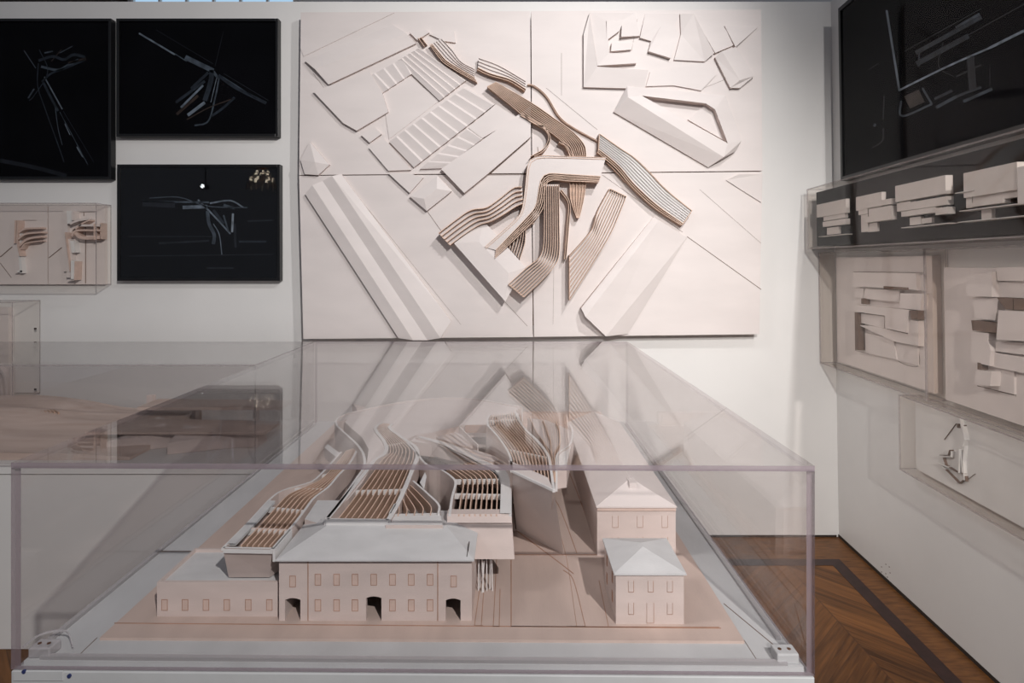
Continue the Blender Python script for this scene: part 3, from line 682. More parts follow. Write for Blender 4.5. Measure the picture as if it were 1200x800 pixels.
# lane of smooth roof between A and B, running into the big upper roof
def plate(pts, z, nm, mat='board', zb=None, side='facade'):
    c = [G(x, y, z) for x, y in pts]; m = MB(); m.prism([(p[0], p[1], zb if zb is not None else Z0) for p in c], c, 0, 1); return m.build(nm, [mat, side], mod)
upper = [(394, 494), (397, 489), (404, 485), (420, 481), (447, 475), (475, 470), (510, 466.5), (545, 466), (575, 470), (612, 476), (596, 488), (574, 486), (571, 497), (545, 497.5), (520, 503), (487, 510), (474, 516),
         (461, 507), (455, 500), (448, 495), (440, 499), (441, 505), (451, 518), (452, 530), (440, 540), (424, 566), (409, 584), (398, 593), (388, 604), (384, 606), (418, 562), (430, 541), (432, 526), (424, 512), (410, 500), (404, 494), (407, 491)]
plate(upper, ZR - .004, 'upper_roof', 'board', .90)
up_wall = resample([(*p, 0) for p in [(384, 606), (400, 586), (418, 560), (427, 546), (426, 532), (418, 520), (404, 507), (394, 497), (395, 490), (404, 485), (420, 481), (447, 475), (475, 470), (510, 466.5), (545, 466), (575, 470), (612, 477)]], 60)
m = MB(); strip(m, [Vector(G(p.x, p.y, ZR)) for p in up_wall], (0, 0, -1), ZR - Z0, .008, 0, 1); m.build('curved_wall', ['facade', 'white'], mod)
# A: left ribbon ending in the box that overhangs the low wing
al = [(261, 642), (290, 613), (318, 583), (332, 574), (352, 568), (367, 563), (380, 551), (392, 538), (400, 529)]
ar = [(319, 643), (345, 613), (358, 596), (368, 583), (385, 570), (397, 556), (408, 545), (416, 532), (420, 522)]
rb, L3, R3 = mrib(al, ar, 6, .934, bars=(.2, .4, .62, .82), zfloor=.895, fk=4, depth=[.006, .02, .04] + [.06] * 24, fin_d=.02, fins_from=(.05, 1), w=.0034, t0=.18, t1=1.0)
m = MB()
a, b = L3[0], R3[0]; f0 = P(268, 676, 1.44); f1 = P(316, 676, 1.44)
a0 = L3[5]; b0 = R3[5]
m.add([a, b, f1, f0, a0, b0, (b0.x, b0.y, .845), (a0.x, a0.y, .845)], [(0, 1, 2, 3), (0, 3, 7, 4), (1, 5, 6, 2), (3, 2, 6, 7), (4, 7, 6, 5)]); m.build('overhanging_end', 'facade', rb)
m = MB(); strip(m, [a + Vector((0, .004, 0)), b + Vector((0, .004, 0))], (0, 0, -1), .012, .006, 0, 0); strip(m, [R3[5] + Vector((.004, 0, 0)), R3[0] + Vector((.004, 0, 0))], (0, 0, -1), .03, .006, 0, 0); m.build('parapet', 'white', rb)
m = MB(); top = [L3[k] for k in range(1, 12)]; bt = [p.copy() + (R3[i + 1] - p) * .18 for i, p in enumerate(top)]
n_ = len(top); m.add([p + Vector((0, 0, .001)) for p in top + bt], [(i, i + 1, n_ + i + 1, n_ + i) for i in range(n_ - 1)]); m.add([p - Vector((0, 0, .004)) for p in top + bt], [(i, i + 1, n_ + i + 1, n_ + i) for i in range(n_ - 1)]); m.build('edge_strip', 'grey_roof', rb)
# lower parapet pieces between A and the front roof
plate([(376, 614), (385, 603), (398, 586), (372, 586), (357, 608)], .93, 'link_roof', 'grey_roof')
plate([(384, 520), (408, 538), (403, 543), (380, 524)], .90, 'parapet_end', 'white', .86)
# C: small fan of blades at the front
cl = [(457, 601), (458.5, 598), (461, 594), (463, 590)]; cr = [(514, 601), (514, 591), (500, 577), (484, 563)]
rb, L3, R3 = mrib(cl, cr, 5, ZR, w=.0026, depth=[.05] * 27, zfloor=.90, bars=(.06,), walls_w=.006)
plate([(459, 605), (516, 603), (519, 615), (452, 615)], ZR - .006, 'fan_sill', 'white', .90)
plate([(492, 565), (498, 553), (500, 558), (497, 573)], ZR + .002, 'fan_wing', 'white', .88)
# D: ribbon curving to the canopy
dl = [(527, 602), (530, 582), (534, 566), (530, 559), (517, 550), (500, 544), (488, 530), (477, 518)]
dr = [(598, 602), (598, 575), (597, 560), (590, 550), (570, 541), (545, 528), (520, 518), (492, 511)]
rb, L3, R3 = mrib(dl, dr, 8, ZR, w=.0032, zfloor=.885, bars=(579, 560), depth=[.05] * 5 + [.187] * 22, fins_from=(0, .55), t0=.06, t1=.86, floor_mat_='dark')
m = MB()
kk = len(R3); inn = [R3[i].lerp(L3[i], .17) for i in range(kk)]; m.add([p + Vector((0, 0, .0015)) for p in R3 + inn], [(i, i + 1, kk + i + 1, kk + i) for i in range(kk - 1)]); m.add([p - Vector((0, 0, .005)) for p in R3 + inn], [(i, i + 1, kk + i + 1, kk + i) for i in range(kk - 1)])
m.build('edge_strip', 'white', rb)
m = MB(); a = Vector(P(524, 602, 1.545)); b = Vector(P(598.5, 602, 1.545)); c = Vector(P(600, 612.5, 1.53)); d = Vector(P(524, 612.5, 1.53))
m.add([a, b, c, d, a + Vector((0, .03, 0)), b + Vector((0, .03, 0)), c + Vector((0, .03, 0)), d + Vector((0, .03, 0))], [(0, 1, 2, 3), (0, 4, 5, 1), (1, 5, 6, 2), (3, 2, 6, 7), (0, 3, 7, 4), (4, 7, 6, 5)]); m.build('canopy_fascia', 'facade', rb)
a = Vector(P(524, 614, 1.53)); b = Vector(P(600, 614, 1.53)); c = Vector(P(603, 655, 1.50)); d = Vector(P(527, 655, 1.50))
m = MB(); m.add([a, b, c, d, a + Vector((0, .03, 0)), b + Vector((0, .03, 0)), c + Vector((0, .03, 0)), d + Vector((0, .03, 0))], [(0, 1, 2, 3), (0, 4, 5, 1), (1, 5, 6, 2), (3, 2, 6, 7), (0, 3, 7, 4), (4, 7, 6, 5)]); m.build('canopy_panel', 'facade', rb)
for i, (tx, bx) in enumerate(((556.5, 556), (561, 560.5), (565, 562), (565, 566.5), (570, 570.5), (574.5, 574), (567, 565), (576, 577))):
    yb = 694 - (i % 3) * 2; bp = G(bx, yb, Z0); tp = (bp[0] + (tx - bx) * 1.5 / F, bp[1] + .012, .842)
    m = MB(); m.tube(bp, tp, .0016, 6); m.build('column', 'white', mod)
# curved terrace behind D and the triangular light well
plate([(487, 512), (520, 520), (560, 528), (592, 538), (575, 541), (545, 530), (515, 521), (480, 517)], ZR - .008, 'curved_terrace', 'board', .90)
plate([(500, 504), (520, 502), (545, 510), (560, 521), (545, 523), (515, 514)], .935, 'light_well_step', 'board', .90)
m = MB(); strip(m, [Vector(G(488, 511, ZR)), Vector(G(520, 503, ZR)), Vector(G(540, 498.5, ZR))], (0, 0, -1), .05, .004, 0, 1)
strip(m, [Vector(G(538, 499, ZR)), Vector(G(560, 521, ZR))], (0, 0, -1), .05, .004, 0, 1); strip(m, [Vector(G(488, 512, ZR)), Vector(G(520, 521, ZR)), Vector(G(556, 529, ZR))], (0, 0, -1), .05, .004, 0, 1); m.build('light_well_wall', ['facade', 'board'], mod)
m = MB(); strip(m, [Vector(G(545, 498, ZR)), Vector(G(572, 498, ZR))], (0, 0, -1), .03, .006, 0, 0); m.build('shadow_slot', 'engrave', mod)
# E: tall gallery ending in the leaning face
ZE = 1.02
el = [(599.5, 551), (598, 535), (590, 520), (580, 507), (572, 498), (571, 491), (574, 486)]
er = [(649, 574), (646, 552), (642, 533), (630, 517), (616, 503), (608, 492), (604, 482)]
rb, L3, R3 = mrib(el, er, 11, ZE, w=.0028, zfloor=.985, fk=3, bars=(.42, .93, 1.0), depth=[.006, .03, .055, .08, .1] + [.12] * 22, fin_d=.02, fins_from=(.06, 1))
a, b = L3[0], R3[0]; c = Vector(G(661, 650, Z0)); d = Vector(G(604, 620, Z0)); back = Vector((-.01, .09, 0))
m = MB(); m.add([a, b, c, d, a + back, b + back, c + back, d + back], [(0, 1, 2, 3), (0, 4, 5, 1), (1, 5, 6, 2), (0, 3, 7, 4), (4, 7, 6, 5)]); m.build('leaning_face', 'board', rb)
m = MB(); strip(m, [a + Vector((0, .002, .001)), b + Vector((0, .002, .001))], (0, 0, -1), .006, .006, 0, 0); m.build('face_lip', 'white', rb)
m = MB(); strip(m, [Vector(P(601.5, 590, 1.75)), Vector(P(604.5, 620, 1.80))], (0, .3, -.1), .003, .003, 0, 0); m.build('face_slot', 'dark', rb)
# body of E on the ground
bb = [(p.x, p.y) for p in L3] + [(p.x, p.y) for p in reversed(R3)]
bb2 = [(x, max(y, 1.86)) for x, y in bb]
m = MB(); m.prism([(x, y, Z0) for x, y in bb2], [(x, y, .95) for x, y in bb2]); m.build('gallery_body', 'facade', rb)
# F: second strand right of E
rb, L3, R3 = mrib([(646, 552), (643, 534), (631, 517), (616, 503), (609, 492), (606, 484)], [(652, 552), (652, 538), (655, 530), (668, 520), (671, 505), (668, 497)], 3, .99, w=.0028, depth=[.06] * 27)
plate([(652, 545), (655, 532), (668, 522), (671, 505), (640, 492), (618, 490), (632, 510), (646, 530)], .975, 'upper_roof', 'board', .90)
plate([(650, 548), (654, 530), (670, 518), (664, 546)], .985, 'glazed_link', 'white', .92)
# rear edge strip of the base
m = MB(); m.box(-.72, .46, 3.06, 3.10, Z0, .835); m.build('rear_strip', 'pink', mod)
plate([(413, 473), (418, 478), (428, 477)], .93, 'rear_block', 'facade')

# ---------------------------------------------------------------- left case
YL = 2.46
pl2 = thing('display_plinth', 'white plinth against the left side of the foreground plinth, holding the landform case', 'plinth', (-2.1, 2.8, 0))
m = MB(); m.box(-3.4, -1.056, YL + .02, 3.18, 0, .725); m.build('body', 'wall', pl2, bevel=.002)
m = MB(); m.box(-3.4, -1.056, YL + .012, 3.19, .729, .768); m.build('top_board', 'wall', pl2, bevel=.002)
m = MB(); m.box(-3.38, -1.06, YL + .03, 3.17, .725, .729); m.build('shadow_gap', 'dark', pl2)
c2 = thing('acrylic_case', 'long clear acrylic case over the layered landform model at the left', 'display case', (-2.1, 2.8, .768))
t = .007
pane(bx8(-3.4, -1.058, YL, 3.19, ZT - t, ZT), 'top_pane', c2, 'acr', 'edge_l')
pane(bx8(-3.4, -1.058, YL, YL + t, .768, ZT - t), 'front_pane', c2, 'acr', 'edge_l')
pane(bx8(-3.4, -1.058, 3.19 - t, 3.19, .768, ZT - t), 'back_pane', c2, 'acr', 'edge_l')
pane(bx8(-1.058 - t, -1.058, YL + t, 3.19 - t, .768, ZT - t), 'side_pane', c2, 'acr', 'edge_l')
pane(bx8(-3.4, -3.4 + t, YL + t, 3.19 - t, .768, ZT - t), 'side_pane', c2, 'acr', 'edge_l')

# landform
def lm(name, wave_scale):
    m, nt, out = newmat(name); b = nt.nodes.new('ShaderNodeBsdfPrincipled'); b.inputs['Roughness'].default_value = .55
    tc = nt.nodes.new('ShaderNodeTexCoord'); w = nt.nodes.new('ShaderNodeTexWave'); w.bands_direction = 'Z'; w.inputs['Scale'].default_value = wave_scale
    w.inputs['Distortion'].default_value = .6; nt.links.new(tc.outputs['Object'], w.inputs['Vector'])
    r = nt.nodes.new('ShaderNodeValToRGB'); r.color_ramp.elements[0].color = (.54, .42, .36, 1); r.color_ramp.elements[1].color = (.62, .50, .44, 1)
    r.color_ramp.elements[0].position = .02; r.color_ramp.elements[1].position = .4
    nt.links.new(w.outputs['Fac'], r.inputs['Fac']); nt.links.new(r.outputs['Color'], b.inputs['Base Color']); nt.links.new(b.outputs[0], out.inputs['Surface']); return m
M['land'] = surf('layered_landform_wood', (.60, .49, .435), .55, .09, 5, stretch=(.35, 4, 14), col2=(.50, .385, .33))
def sm(x): x = max(0, min(1, x)); return x * x * (3 - 2 * x)
land = thing('landform_model', 'long flowing layered wood landform model inside the left case', 'landscape model', (-2.1, 2.8, .768))
m = MB(); nx, ny = 130, 40; X0_, X1_, Y0_, Y1_ = -3.2, -1.62, 2.53, 3.12
vt = []
for j in range(ny + 1):
    v = j / ny
    for i in range(nx + 1):
        u = i / nx; X = X0_ + (X1_ - X0_) * u; Y = Y0_ + (Y1_ - Y0_) * v
        fall = 1 - sm((X + 2.45 + .1 * v) / .55)
        h = .03 + .052 * sm(v * 1.3) + fall * .028 * sm((v - .25) / .5) + fall * .02 * sm(v * 4)
        h += (1 - sm((X + 2.75 - .5 * v) / .35)) * .022 * sm((v - .1) * 5)
        h *= 1 - .9 * sm((X + 1.95) / .35) * (1 - sm((v - .45) * 3)) * .7
        h += .004 * math.sin(X * 7 + v * 5) + .004 * math.sin(v * 22 + X * 2)
        h = max(.004, h)
        vt.append((X, Y, .768 + h))
base_v = [(p[0], p[1], .769) for p in vt]; NN = len(vt); fs = []
for j in range(ny):
    for i in range(nx): a = j * (nx + 1) + i; fs.append((a, a + 1, a + nx + 2, a + nx + 1))
for i in range(nx):
    fs.append((i, i + 1, NN + i + 1, NN + i)); a = ny * (nx + 1) + i; fs.append((a, a + 1, NN + a + 1, NN + a))
for j in range(ny):
    a = j * (nx + 1); fs.append((a, a + nx + 1, NN + a + nx + 1, NN + a)); a += nx; fs.append((a, a + nx + 1, NN + a + nx + 1, NN + a))
m.add(vt + base_v, fs); m.build('terrain', 'land', land)
m = MB()
for i in range(6): strip(m, [P(28 + 5 * i, 470 + i * .8, 3.0), P(44 + 5 * i, 481 + i * .4, 2.9)], (0, 0, -1), .03, .006, 0, 0)
m.build('slot_louvres', 'ply', land)
m = MB()
m.prism([(-1.9, 2.66, .84), (-1.10, 2.66, .84), (-1.10, 2.84, .84), (-1.9, 2.9, .84)], [(-1.9, 2.66, .852), (-1.10, 2.66, .852), (-1.10, 2.84, .852), (-1.9, 2.9, .852)])
m.prism([(-1.82, 2.9, .89), (-1.12, 2.9, .89), (-1.12, 3.05, .89), (-1.82, 3.08, .89)], [(-1.82, 2.9, .905), (-1.12, 2.9, .905), (-1.12, 3.05, .905), (-1.82, 3.08, .905)]); m.build('cantilever_slab', 'land', land)
m = MB(); m.box(-1.86, -1.83, 3.04, 3.07, .77, .93); m.box(-1.62, -1.60, 3.02, 3.05, .77, .89); m.box(-1.30, -1.28, 3.0, 3.03, .77, .89); m.box(-1.7, -1.5, 2.70, 2.82, .77, .84); m.box(-1.25, -1.15, 2.7, 2.8, .77, .84); m.build('slab_support', 'facade', land)
m = MB()
for a in (((-1.78, 2.62), (-1.55, 2.70), (-1.62, 2.78)), ((-1.5, 2.60), (-1.2, 2.72), (-1.5, 2.74)), ((-1.75, 2.8), (-1.6, 2.86), (-1.72, 2.9))):
    m.prism([(x, y, .77) for x, y in a], [(x, y, .82 + .02 * i) for i, (x, y) in enumerate(a)])
m.build('faceted_ramp', 'facade', land)

# ---------------------------------------------------------------- wall cases at the left
def wall_box(px0, px1, py0, py1, Yf, nm_label, group=None, mats=('acr_wall', 'edge_l')):
    a = P(px0, py1, Yf); b = P(px1, py0, Yf); X0, X1, Z0_, Z1 = a[0], b[0], a[2], b[2]; t = .005
    th = thing('hanging_display_case', nm_label, 'wall case', ((X0 + X1) / 2, D, Z0_), group)
    ye = D - .001
    pane(bx8(X0, X1, Yf, Yf + t, Z0_, Z1), 'front_pane', th, *mats)
    pane(bx8(X0, X1, Yf + t, ye, Z1 - t, Z1), 'top_pane', th, *mats); pane(bx8(X0, X1, Yf + t, ye, Z0_, Z0_ + t), 'bottom_pane', th, *mats)
    pane(bx8(X0, X0 + t, Yf + t, ye, Z0_ + t, Z1 - t), 'side_pane', th, *mats); pane(bx8(X1 - t, X1, Yf + t, ye, Z0_ + t, Z1 - t), 'side_pane', th, *mats)
    return th
wall_box(-120, 112.5, 237.5, 334.5, 3.37, 'clear acrylic wall case over two small white relief studies, left wall', 'acrylic wall cases')
def study(px0, px1, py0, py1, label, lst, Yp=3.475, bl=None):
    a = P(px0, py1, Yp); b = P(px1, py0, Yp)
    t = thing('relief_study', label, 'relief model', ((a[0] + b[0]) / 2, D, a[2]))
    m = MB(); m.box(a[0], b[0], Yp, D - .002, a[2], b[2]); m.build('backing_panel', 'board', t)
    m = MB()
    for pts, w, h, mi in lst:
        pp = resample([(*p, 0) for p in pts], 12 if len(pts) > 2 else 2)
        strip(m, [P(p.x, p.y, Yp - h) for p in pp], (0, 1, 0), h, w, mi, mi)
    m.build('relief_strips', ['board', 'pane_wood', 'groove', 'white'], t)
    return t
sc_ = .005
st1 = [([(17, 260), (18, 275), (20, 300), (21, 320)], .028, .02, 0), ([(22, 268), (23, 300), (25, 320)], .014, .03, 3), ([(18, 258), (17, 285)], .008, .04, 1), ([(21, 258), (20, 282), (23, 300)], .006, .045, 1), ([(22, 272), (30, 268), (48, 267)], .010, .04, 1), ([(21, 280), (30, 274), (48, 272)], .010, .05, 1), ([(22, 288), (32, 280), (48, 277)], .012, .045, 1), ([(24, 292), (30, 285), (48, 282)], .006, .04, 1),
       ([(0, 301), (14, 289)], .003, .004, 2), ([(0, 308), (13, 325)], .0015, .002, 2), ([(27, 258), (42, 258)], .0015, .003, 2), ([(20, 318), (26, 318)], .01, .03, 3)]
study(-60, 55.5, 241, 333, 'small white relief study with a plain bent ribbon, left one in the wall case', st1)
st2 = [([(76, 247), (77, 262), (78, 290), (77, 318)], .02, .02, 0), ([(81, 247), (82, 262)], .03, .04, 3), ([(85, 247), (85, 258)], .012, .05, 0), ([(82, 262), (92, 258), (105, 256)], .012, .045, 0), ([(84, 272), (96, 262), (104, 258)], .008, .05, 1), ([(86, 268), (94, 278), (118, 278)], .018, .05, 1), ([(84, 276), (90, 270), (118, 270)], .010, .055, 1), ([(92, 264), (118, 264)], .012, .05, 0), ([(118, 261), (118, 280)], .006, .05, 1), ([(110, 262), (110, 281)], .004, .06, 1),
       ([(80, 280), (82, 300), (80, 325)], .022, .035, 0), ([(84, 282), (86, 296)], .02, .045, 3), ([(85, 305), (85, 327)], .02, .05, 3), ([(88, 306), (87, 328)], .005, .055, 1), ([(76, 272), (82, 318)], .004, .05, 1), ([(57, 302), (72, 290)], .003, .004, 2), ([(86, 249), (111, 248)], .0015, .003, 2), ([(98, 248), (98, 253)], .0015, .003, 2), ([(100, 262), (100, 332)], .0015, .004, 2), ([(79, 328), (88, 328)], .006, .04, 0)]
study(57, 123, 241, 333, 'small white relief study with stacked blocks and looped end, right one in the wall case', st2)

wall_box(-120, 14, 354, 470, 3.30, 'taller clear acrylic wall case behind the landform case, far left', 'acrylic wall cases')
a = P(-80, 470, 3.47); t3 = thing('relief_study', 'pale relief study with curved bands inside the far left taller wall case', 'relief model', (a[0] + .2, D, a[2]))
m = MB(); b_ = P(10, 360, 3.47); m.box(a[0], b_[0], 3.47, D, a[2], b_[2]); m.build('backing_panel', 'board', t3)
m = MB()
for q, w in (([(-20, 420), (-5, 428), (5, 442), (8, 466)], .012), ([(-20, 428), (-8, 436), (0, 448), (3, 466)], .008), ([(12, 430), (12, 466)], .004)):
    strip(m, [P(p.x, p.y, 3.44) for p in resample([(*p, 0) for p in q], 12)], (0, 1, 0), .03, w, 0, 0)
m.build('curved_band', 'board', t3)
tc = next(o for o in COL.objects if o.get('label', '').startswith('taller clear'))
for py in (385, 407, 456):
    a = Vector(P(42.5, py, 3.47)); m = MB(); m.box(a.x - .012, a.x + .0, 3.468, 3.472, a.z - .005, a.z + .005); m.build('fixing', 'dark', tc)

# ---------------------------------------------------------------- right wall
def rhex(Y0, Y1, z0, z1, o0, o1): return [R(Y0, z0, o0), R(Y1, z0, o0), R(Y1, z0, o1), R(Y0, z0, o1), R(Y0, z1, o0), R(Y1, z1, o0), R(Y1, z1, o1), R(Y0, z1, o1)]
def rcase(Yfar, Ynear, z0, z1, of, label, name='hanging_display_case', t=.006):
    c = R((Yfar + Ynear) / 2, z0, of / 2); th = thing(name, label, 'wall case', c, 'acrylic wall cases'); ms = ('acr_wall', 'edge_l')
    pane(rhex(Ynear, Yfar, z0, z1, of - t, of), 'front_pane', th, *ms)
    pane(rhex(Ynear, Yfar, z1 - t, z1, .002, of - t), 'top_pane', th, *ms); pane(rhex(Ynear, Yfar, z0, z0 + t, .002, of - t), 'bottom_pane', th, *ms)
    pane(rhex(Yfar - t, Yfar, z0 + t, z1 - t, .002, of - t), 'side_pane', th, *ms); pane(rhex(Ynear, Ynear + t, z0 + t, z1 - t, .002, of - t), 'side_pane', th, *ms)
    return th
# big picture
pc = thing('framed_picture', 'huge black framed picture hung high on the right wall above a case', 'picture', R(2.2, 2.06, .02), 'black framed pictures')
m = MB(); w = .022
for (y0, y1, z0, z1) in ((1.0, 3.325, 2.06, 2.06 + w), (1.0, 3.325, 3.02 - w, 3.02), (3.325 - w, 3.325, 2.06 + w, 3.02 - w), (1.0, 1.0 + w, 2.06 + w, 3.02 - w)): m.hexa(rhex(y0, y1, z0, z1, .001, .045))
m.build('frame', 'black', pc)
m = MB(); m.hexa(rhex(1.02, 3.303, 2.08, 3.0, .002, .03)); pr = m.build('print', 'print', pc)
m = MB(); m.hexa(rhex(1.02, 3.303, 2.08, 3.0, .038, .040)); m.build('glazing', 'glz', pc)
SR = [([(1039, 12), (1054, 106)], 2.6, 2), ([(1053, 106), (1110, 78), (1160, 56)], 2.2, 5), ([(1160, 56), (1200, 36)], 3.0, 5), ([(1073, 62), (1150, 20)], 5, 0), ([(1074, 75), (1135, 42)], 6, 0), ([(1121, 34), (1149, 18)], 7, 1), ([(1077, 60), (1077, 78)], 2, 0),
      ([(1056, 118), (1057, 136), (1092, 122)], 2.4, 1), ([(1081, 103), (1092, 122)], 2.5, 1), ([(1097, 126), (1121, 113)], 3.6, 1), ([(1095, 116), (1116, 106)], 3.2, 0), ([(1129, 119), (1163, 104)], 3.5, 1), ([(1121, 113), (1150, 102)], 3, 0),
      ([(1063, 120), (1080, 112)], 16, 3), ([(1026, 145), (1024, 148)], 3, 1), ([(1036, 112), (1035, 140)], 1.4, 4), ([(1035, 150), (1034, 165), (1022, 173)], 1.6, 4), ([(1017, 82), (1030, 74)], 1, 4), ([(1160, 80), (1160, 100)], 1, 4), ([(1137, 65), (1140, 105)], 9, 4), ([(1100, 60), (1200, 5)], 1, 4), ([(1060, 60), (1150, 10)], .8, 4),
      ([(1120, 90), (1150, 76)], 2, 4), ([(1105, 50), (1100, 78), (1118, 90)], 1, 4)]
m = MB(); strokes(m, lambda px, py, k: RP(px, py, .0302 + .0007 * k), SR); m.build('drawing', INK, pr)  # drawing strokes, some of them reflected lines painted into the print
# upper case with the black lining and four white models
rcase(3.43, 1.1, 1.683, 2.028, .19, 'long acrylic wall case under the huge black picture, holding four white models')
bxx = thing('lining_box', 'long black lining box inside the upper right wall case', 'display box', R(2.3, 1.70, .08))
m = MB(); m.hexa(rhex(1.12, 3.40, 1.70, 2.005, .004, .148)); m.build('box', 'vit_black', bxx)
def massing(label, blocks, plates_):
    c = RP(blocks[0][0], blocks[0][1], .15); t = thing('white_massing_model', label, 'model', c, 'white stacked block models')
    for (x0, y0, x1, y1, d, sl) in blocks:
        # a block spans x0..x1 at the front; its top and bottom edges run with the wall
        m = MB(); o1 = .150 + d
        a = RP(x0, y0 + sl, o1); b = RP(x0, y1 + sl, o1); c1 = RP(x1, y0, o1); d1 = RP(x1, y1, o1)
        za, zb_ = a[2], b[2]; Ya, Yc = a[1], c1[1]
        m.hexa(rhex(Yc, Ya, zb_, za, .149, o1)); m.build('block', 'massing', t)
    for (x0, x1, y, d) in plates_:
        a = RP(x0, y, .15 + d); c1 = RP(x1, y, .15 + d); m = MB(); m.hexa(rhex(c1[1], a[1], a[2] - .003, a[2], .149, .15 + d)); m.build('plate', 'massing', t)
    return t
massing('smallest white block model, farthest left in the black lined case', [(957, 238, 991, 253, .02, 2), (965, 252, 990, 258, .015, 1), (964, 259, 991, 265, .022, 1), (969, 267, 983, 275, .01, 0)], [(959, 992, 277, .03)])
massing('white stacked block model, second from left in the black lined case', [(1003, 231, 1033, 247, .02, 0), (1014, 237, 1044, 243, .028, 1), (1018, 244, 1044, 253, .024, 1), (1006, 246, 1017, 252, .018, 0), (1014, 253, 1044, 260, .026, 1), (1009, 252, 1017, 272, .015, 0), (1016, 262, 1028, 272, .01, 0)], [])
massing('white layered block model with rounded corner, third from left in the black lined case', [(1049, 218, 1108, 237, .028, 0), (1051, 238, 1067, 248, .02, 0), (1066, 237, 1110, 246, .024, 0), (1056, 248, 1096, 254, .026, 0), (1096, 244, 1110, 252, .03, 0), (1066, 255, 1079, 264, .012, 0), (1080, 256, 1092, 262, .01, 0)], [(1056, 1112, 266.5, .035)])
massing('largest white block model with long thin floor plates, farthest right in the black lined case', [(1129, 203, 1192, 232, .03, 0), (1140, 224, 1200, 238, .02, 0), (1138, 238, 1175, 242.5, .026, 0), (1132, 228, 1139, 244, .02, 0), (1150, 246, 1162, 257, .012, 0), (1192, 196, 1215, 240, .035, 0)], [(1119, 1140, 226, .035), (1124, 1215, 247, .035), (1122, 1215, 260, .04)])

# middle cases with pale relief panels
rcase(3.49, 2.525, 1.02, 1.665, .10, 'acrylic wall case nearest the room corner, over a pale block relief')
rcase(2.52, 1.2, 1.02, 1.665, .10, 'acrylic wall case under the four white models, at the right picture edge')
def rrelief(label, Y0, Y1, z0, z1, blocks, shade_patches, lines, o=.04):
    t = thing('block_relief', label, 'relief model', R((Y0 + Y1) / 2, z0, o / 2), 'pale block reliefs')
    m = MB(); m.hexa(rhex(Y0, Y1, z0, z1, .002, o)); m.build('backing_panel', 'board', t)
    for pts, h in blocks:
        top = [RP(x, y, o + h) for x, y in pts]; bot = []
        for p in top: bot.append((p[0] + h + .0005, p[1], p[2]))
        m = MB(); m.prism(bot, top, 0); m.build('block', 'board', t)
    m = MB()
    for pts in shade_patches:
        hh = .0008 if len(blocks) > 12 else .0365
        top = [RP(x, y, o + hh) for x, y in pts]; m.prism([(p[0] + hh, p[1], p[2]) for p in top], top)  # flat dark patches that paint the shade of recessed notches
    if shade_patches: m.build('recess_shade', 'groove', t)
    m = MB(); strokes(m, lambda px, py, k: RP(px, py, o + .0002 + .0006 * k), [(p, w_, 0) for p, w_ in lines])
    if lines: m.build('engraved_line', 'groove', t)
    return t
cx4 = lambda x: 960 + x / 3.808
cy4 = lambda y: 290 + y / 3.808
def q4(*a): return [(cx4(x), cy4(y)) for x, y in a]
rrelief('pale relief of interlocking blocks in the case nearest the room corner', 2.56, 3.40, 1.045, 1.635,
        [(q4((152, 110), (432, 115), (435, 190), (285, 180), (152, 172)), .03), (q4((435, 113), (466, 125), (466, 195), (437, 190)), .012), (q4((154, 180), (200, 182), (195, 228), (156, 222)), .012), (q4((205, 184), (360, 190), (355, 243), (196, 228)), .018),
         (q4((362, 204), (462, 204), (450, 280), (357, 270)), .03), (q4((160, 255), (400, 278), (388, 380), (295, 360), (292, 304), (160, 285)), .035), (q4((178, 292), (290, 306), (290, 360), (180, 335)), .02), (q4((396, 322), (442, 326), (442, 440), (330, 418), (175, 345), (240, 350), (395, 385)), .025),
         (q4((204, 380), (322, 406), (332, 416), (345, 500), (206, 470)), .012), (q4((332, 422), (440, 440), (442, 528), (345, 502)), .006)],
        [q4((287, 172), (392, 178), (392, 190), (287, 184)), q4((158, 288), (172, 290), (175, 458), (160, 456)), q4((404, 280), (438, 282), (438, 322), (410, 318)), q4((187, 226), (195, 228), (194, 252), (187, 250))],
        [(q4((152, 108), (466, 112)), .6), (q4((160, 458), (222, 474)), .5), (q4((330, 420), (345, 500), (442, 530), (442, 440)), .5), (q4((400, 435), (402, 515)), .4), (q4((204, 380), (198, 446)), .8)])
rrelief('pale relief of scattered deep blocks at the right picture edge', 1.25, 2.485, 1.035, 1.585,
        [(q4((655, 125), (770, 108), (770, 220), (658, 215)), .045), (q4((790, 90), (914, 85), (914, 150), (795, 148)), .03), (q4((795, 152), (914, 150), (914, 225), (795, 220)), .02), (q4((685, 222), (800, 224), (785, 325), (695, 315)), .03), (q4((800, 280), (950, 285), (950, 420), (790, 410)), .045),
         (q4((790, 418), (914, 425), (914, 478), (785, 462)), .02), (q4((678, 375), (755, 382), (752, 415), (765, 460), (760, 528), (678, 508)), .035), (q4((766, 466), (914, 490), (914, 560), (764, 530)), .02), (q4((720, 520), (870, 545), (870, 655), (765, 630), (722, 612)), .008), (q4((700, 548), (768, 552), (762, 618), (695, 610)), .045)],
        [q4((678, 324), (792, 335), (790, 382), (740, 376), (684, 370)), q4((706, 512), (720, 515), (720, 545), (706, 543)), q4((792, 222), (864, 226), (864, 278), (832, 276)), q4((868, 228), (914, 228), (914, 280), (868, 278))],
        [(q4((705, 616), (870, 658)), .9), (q4((875, 545), (877, 665)), .5), (q4((892, 228), (894, 280)), .7)])
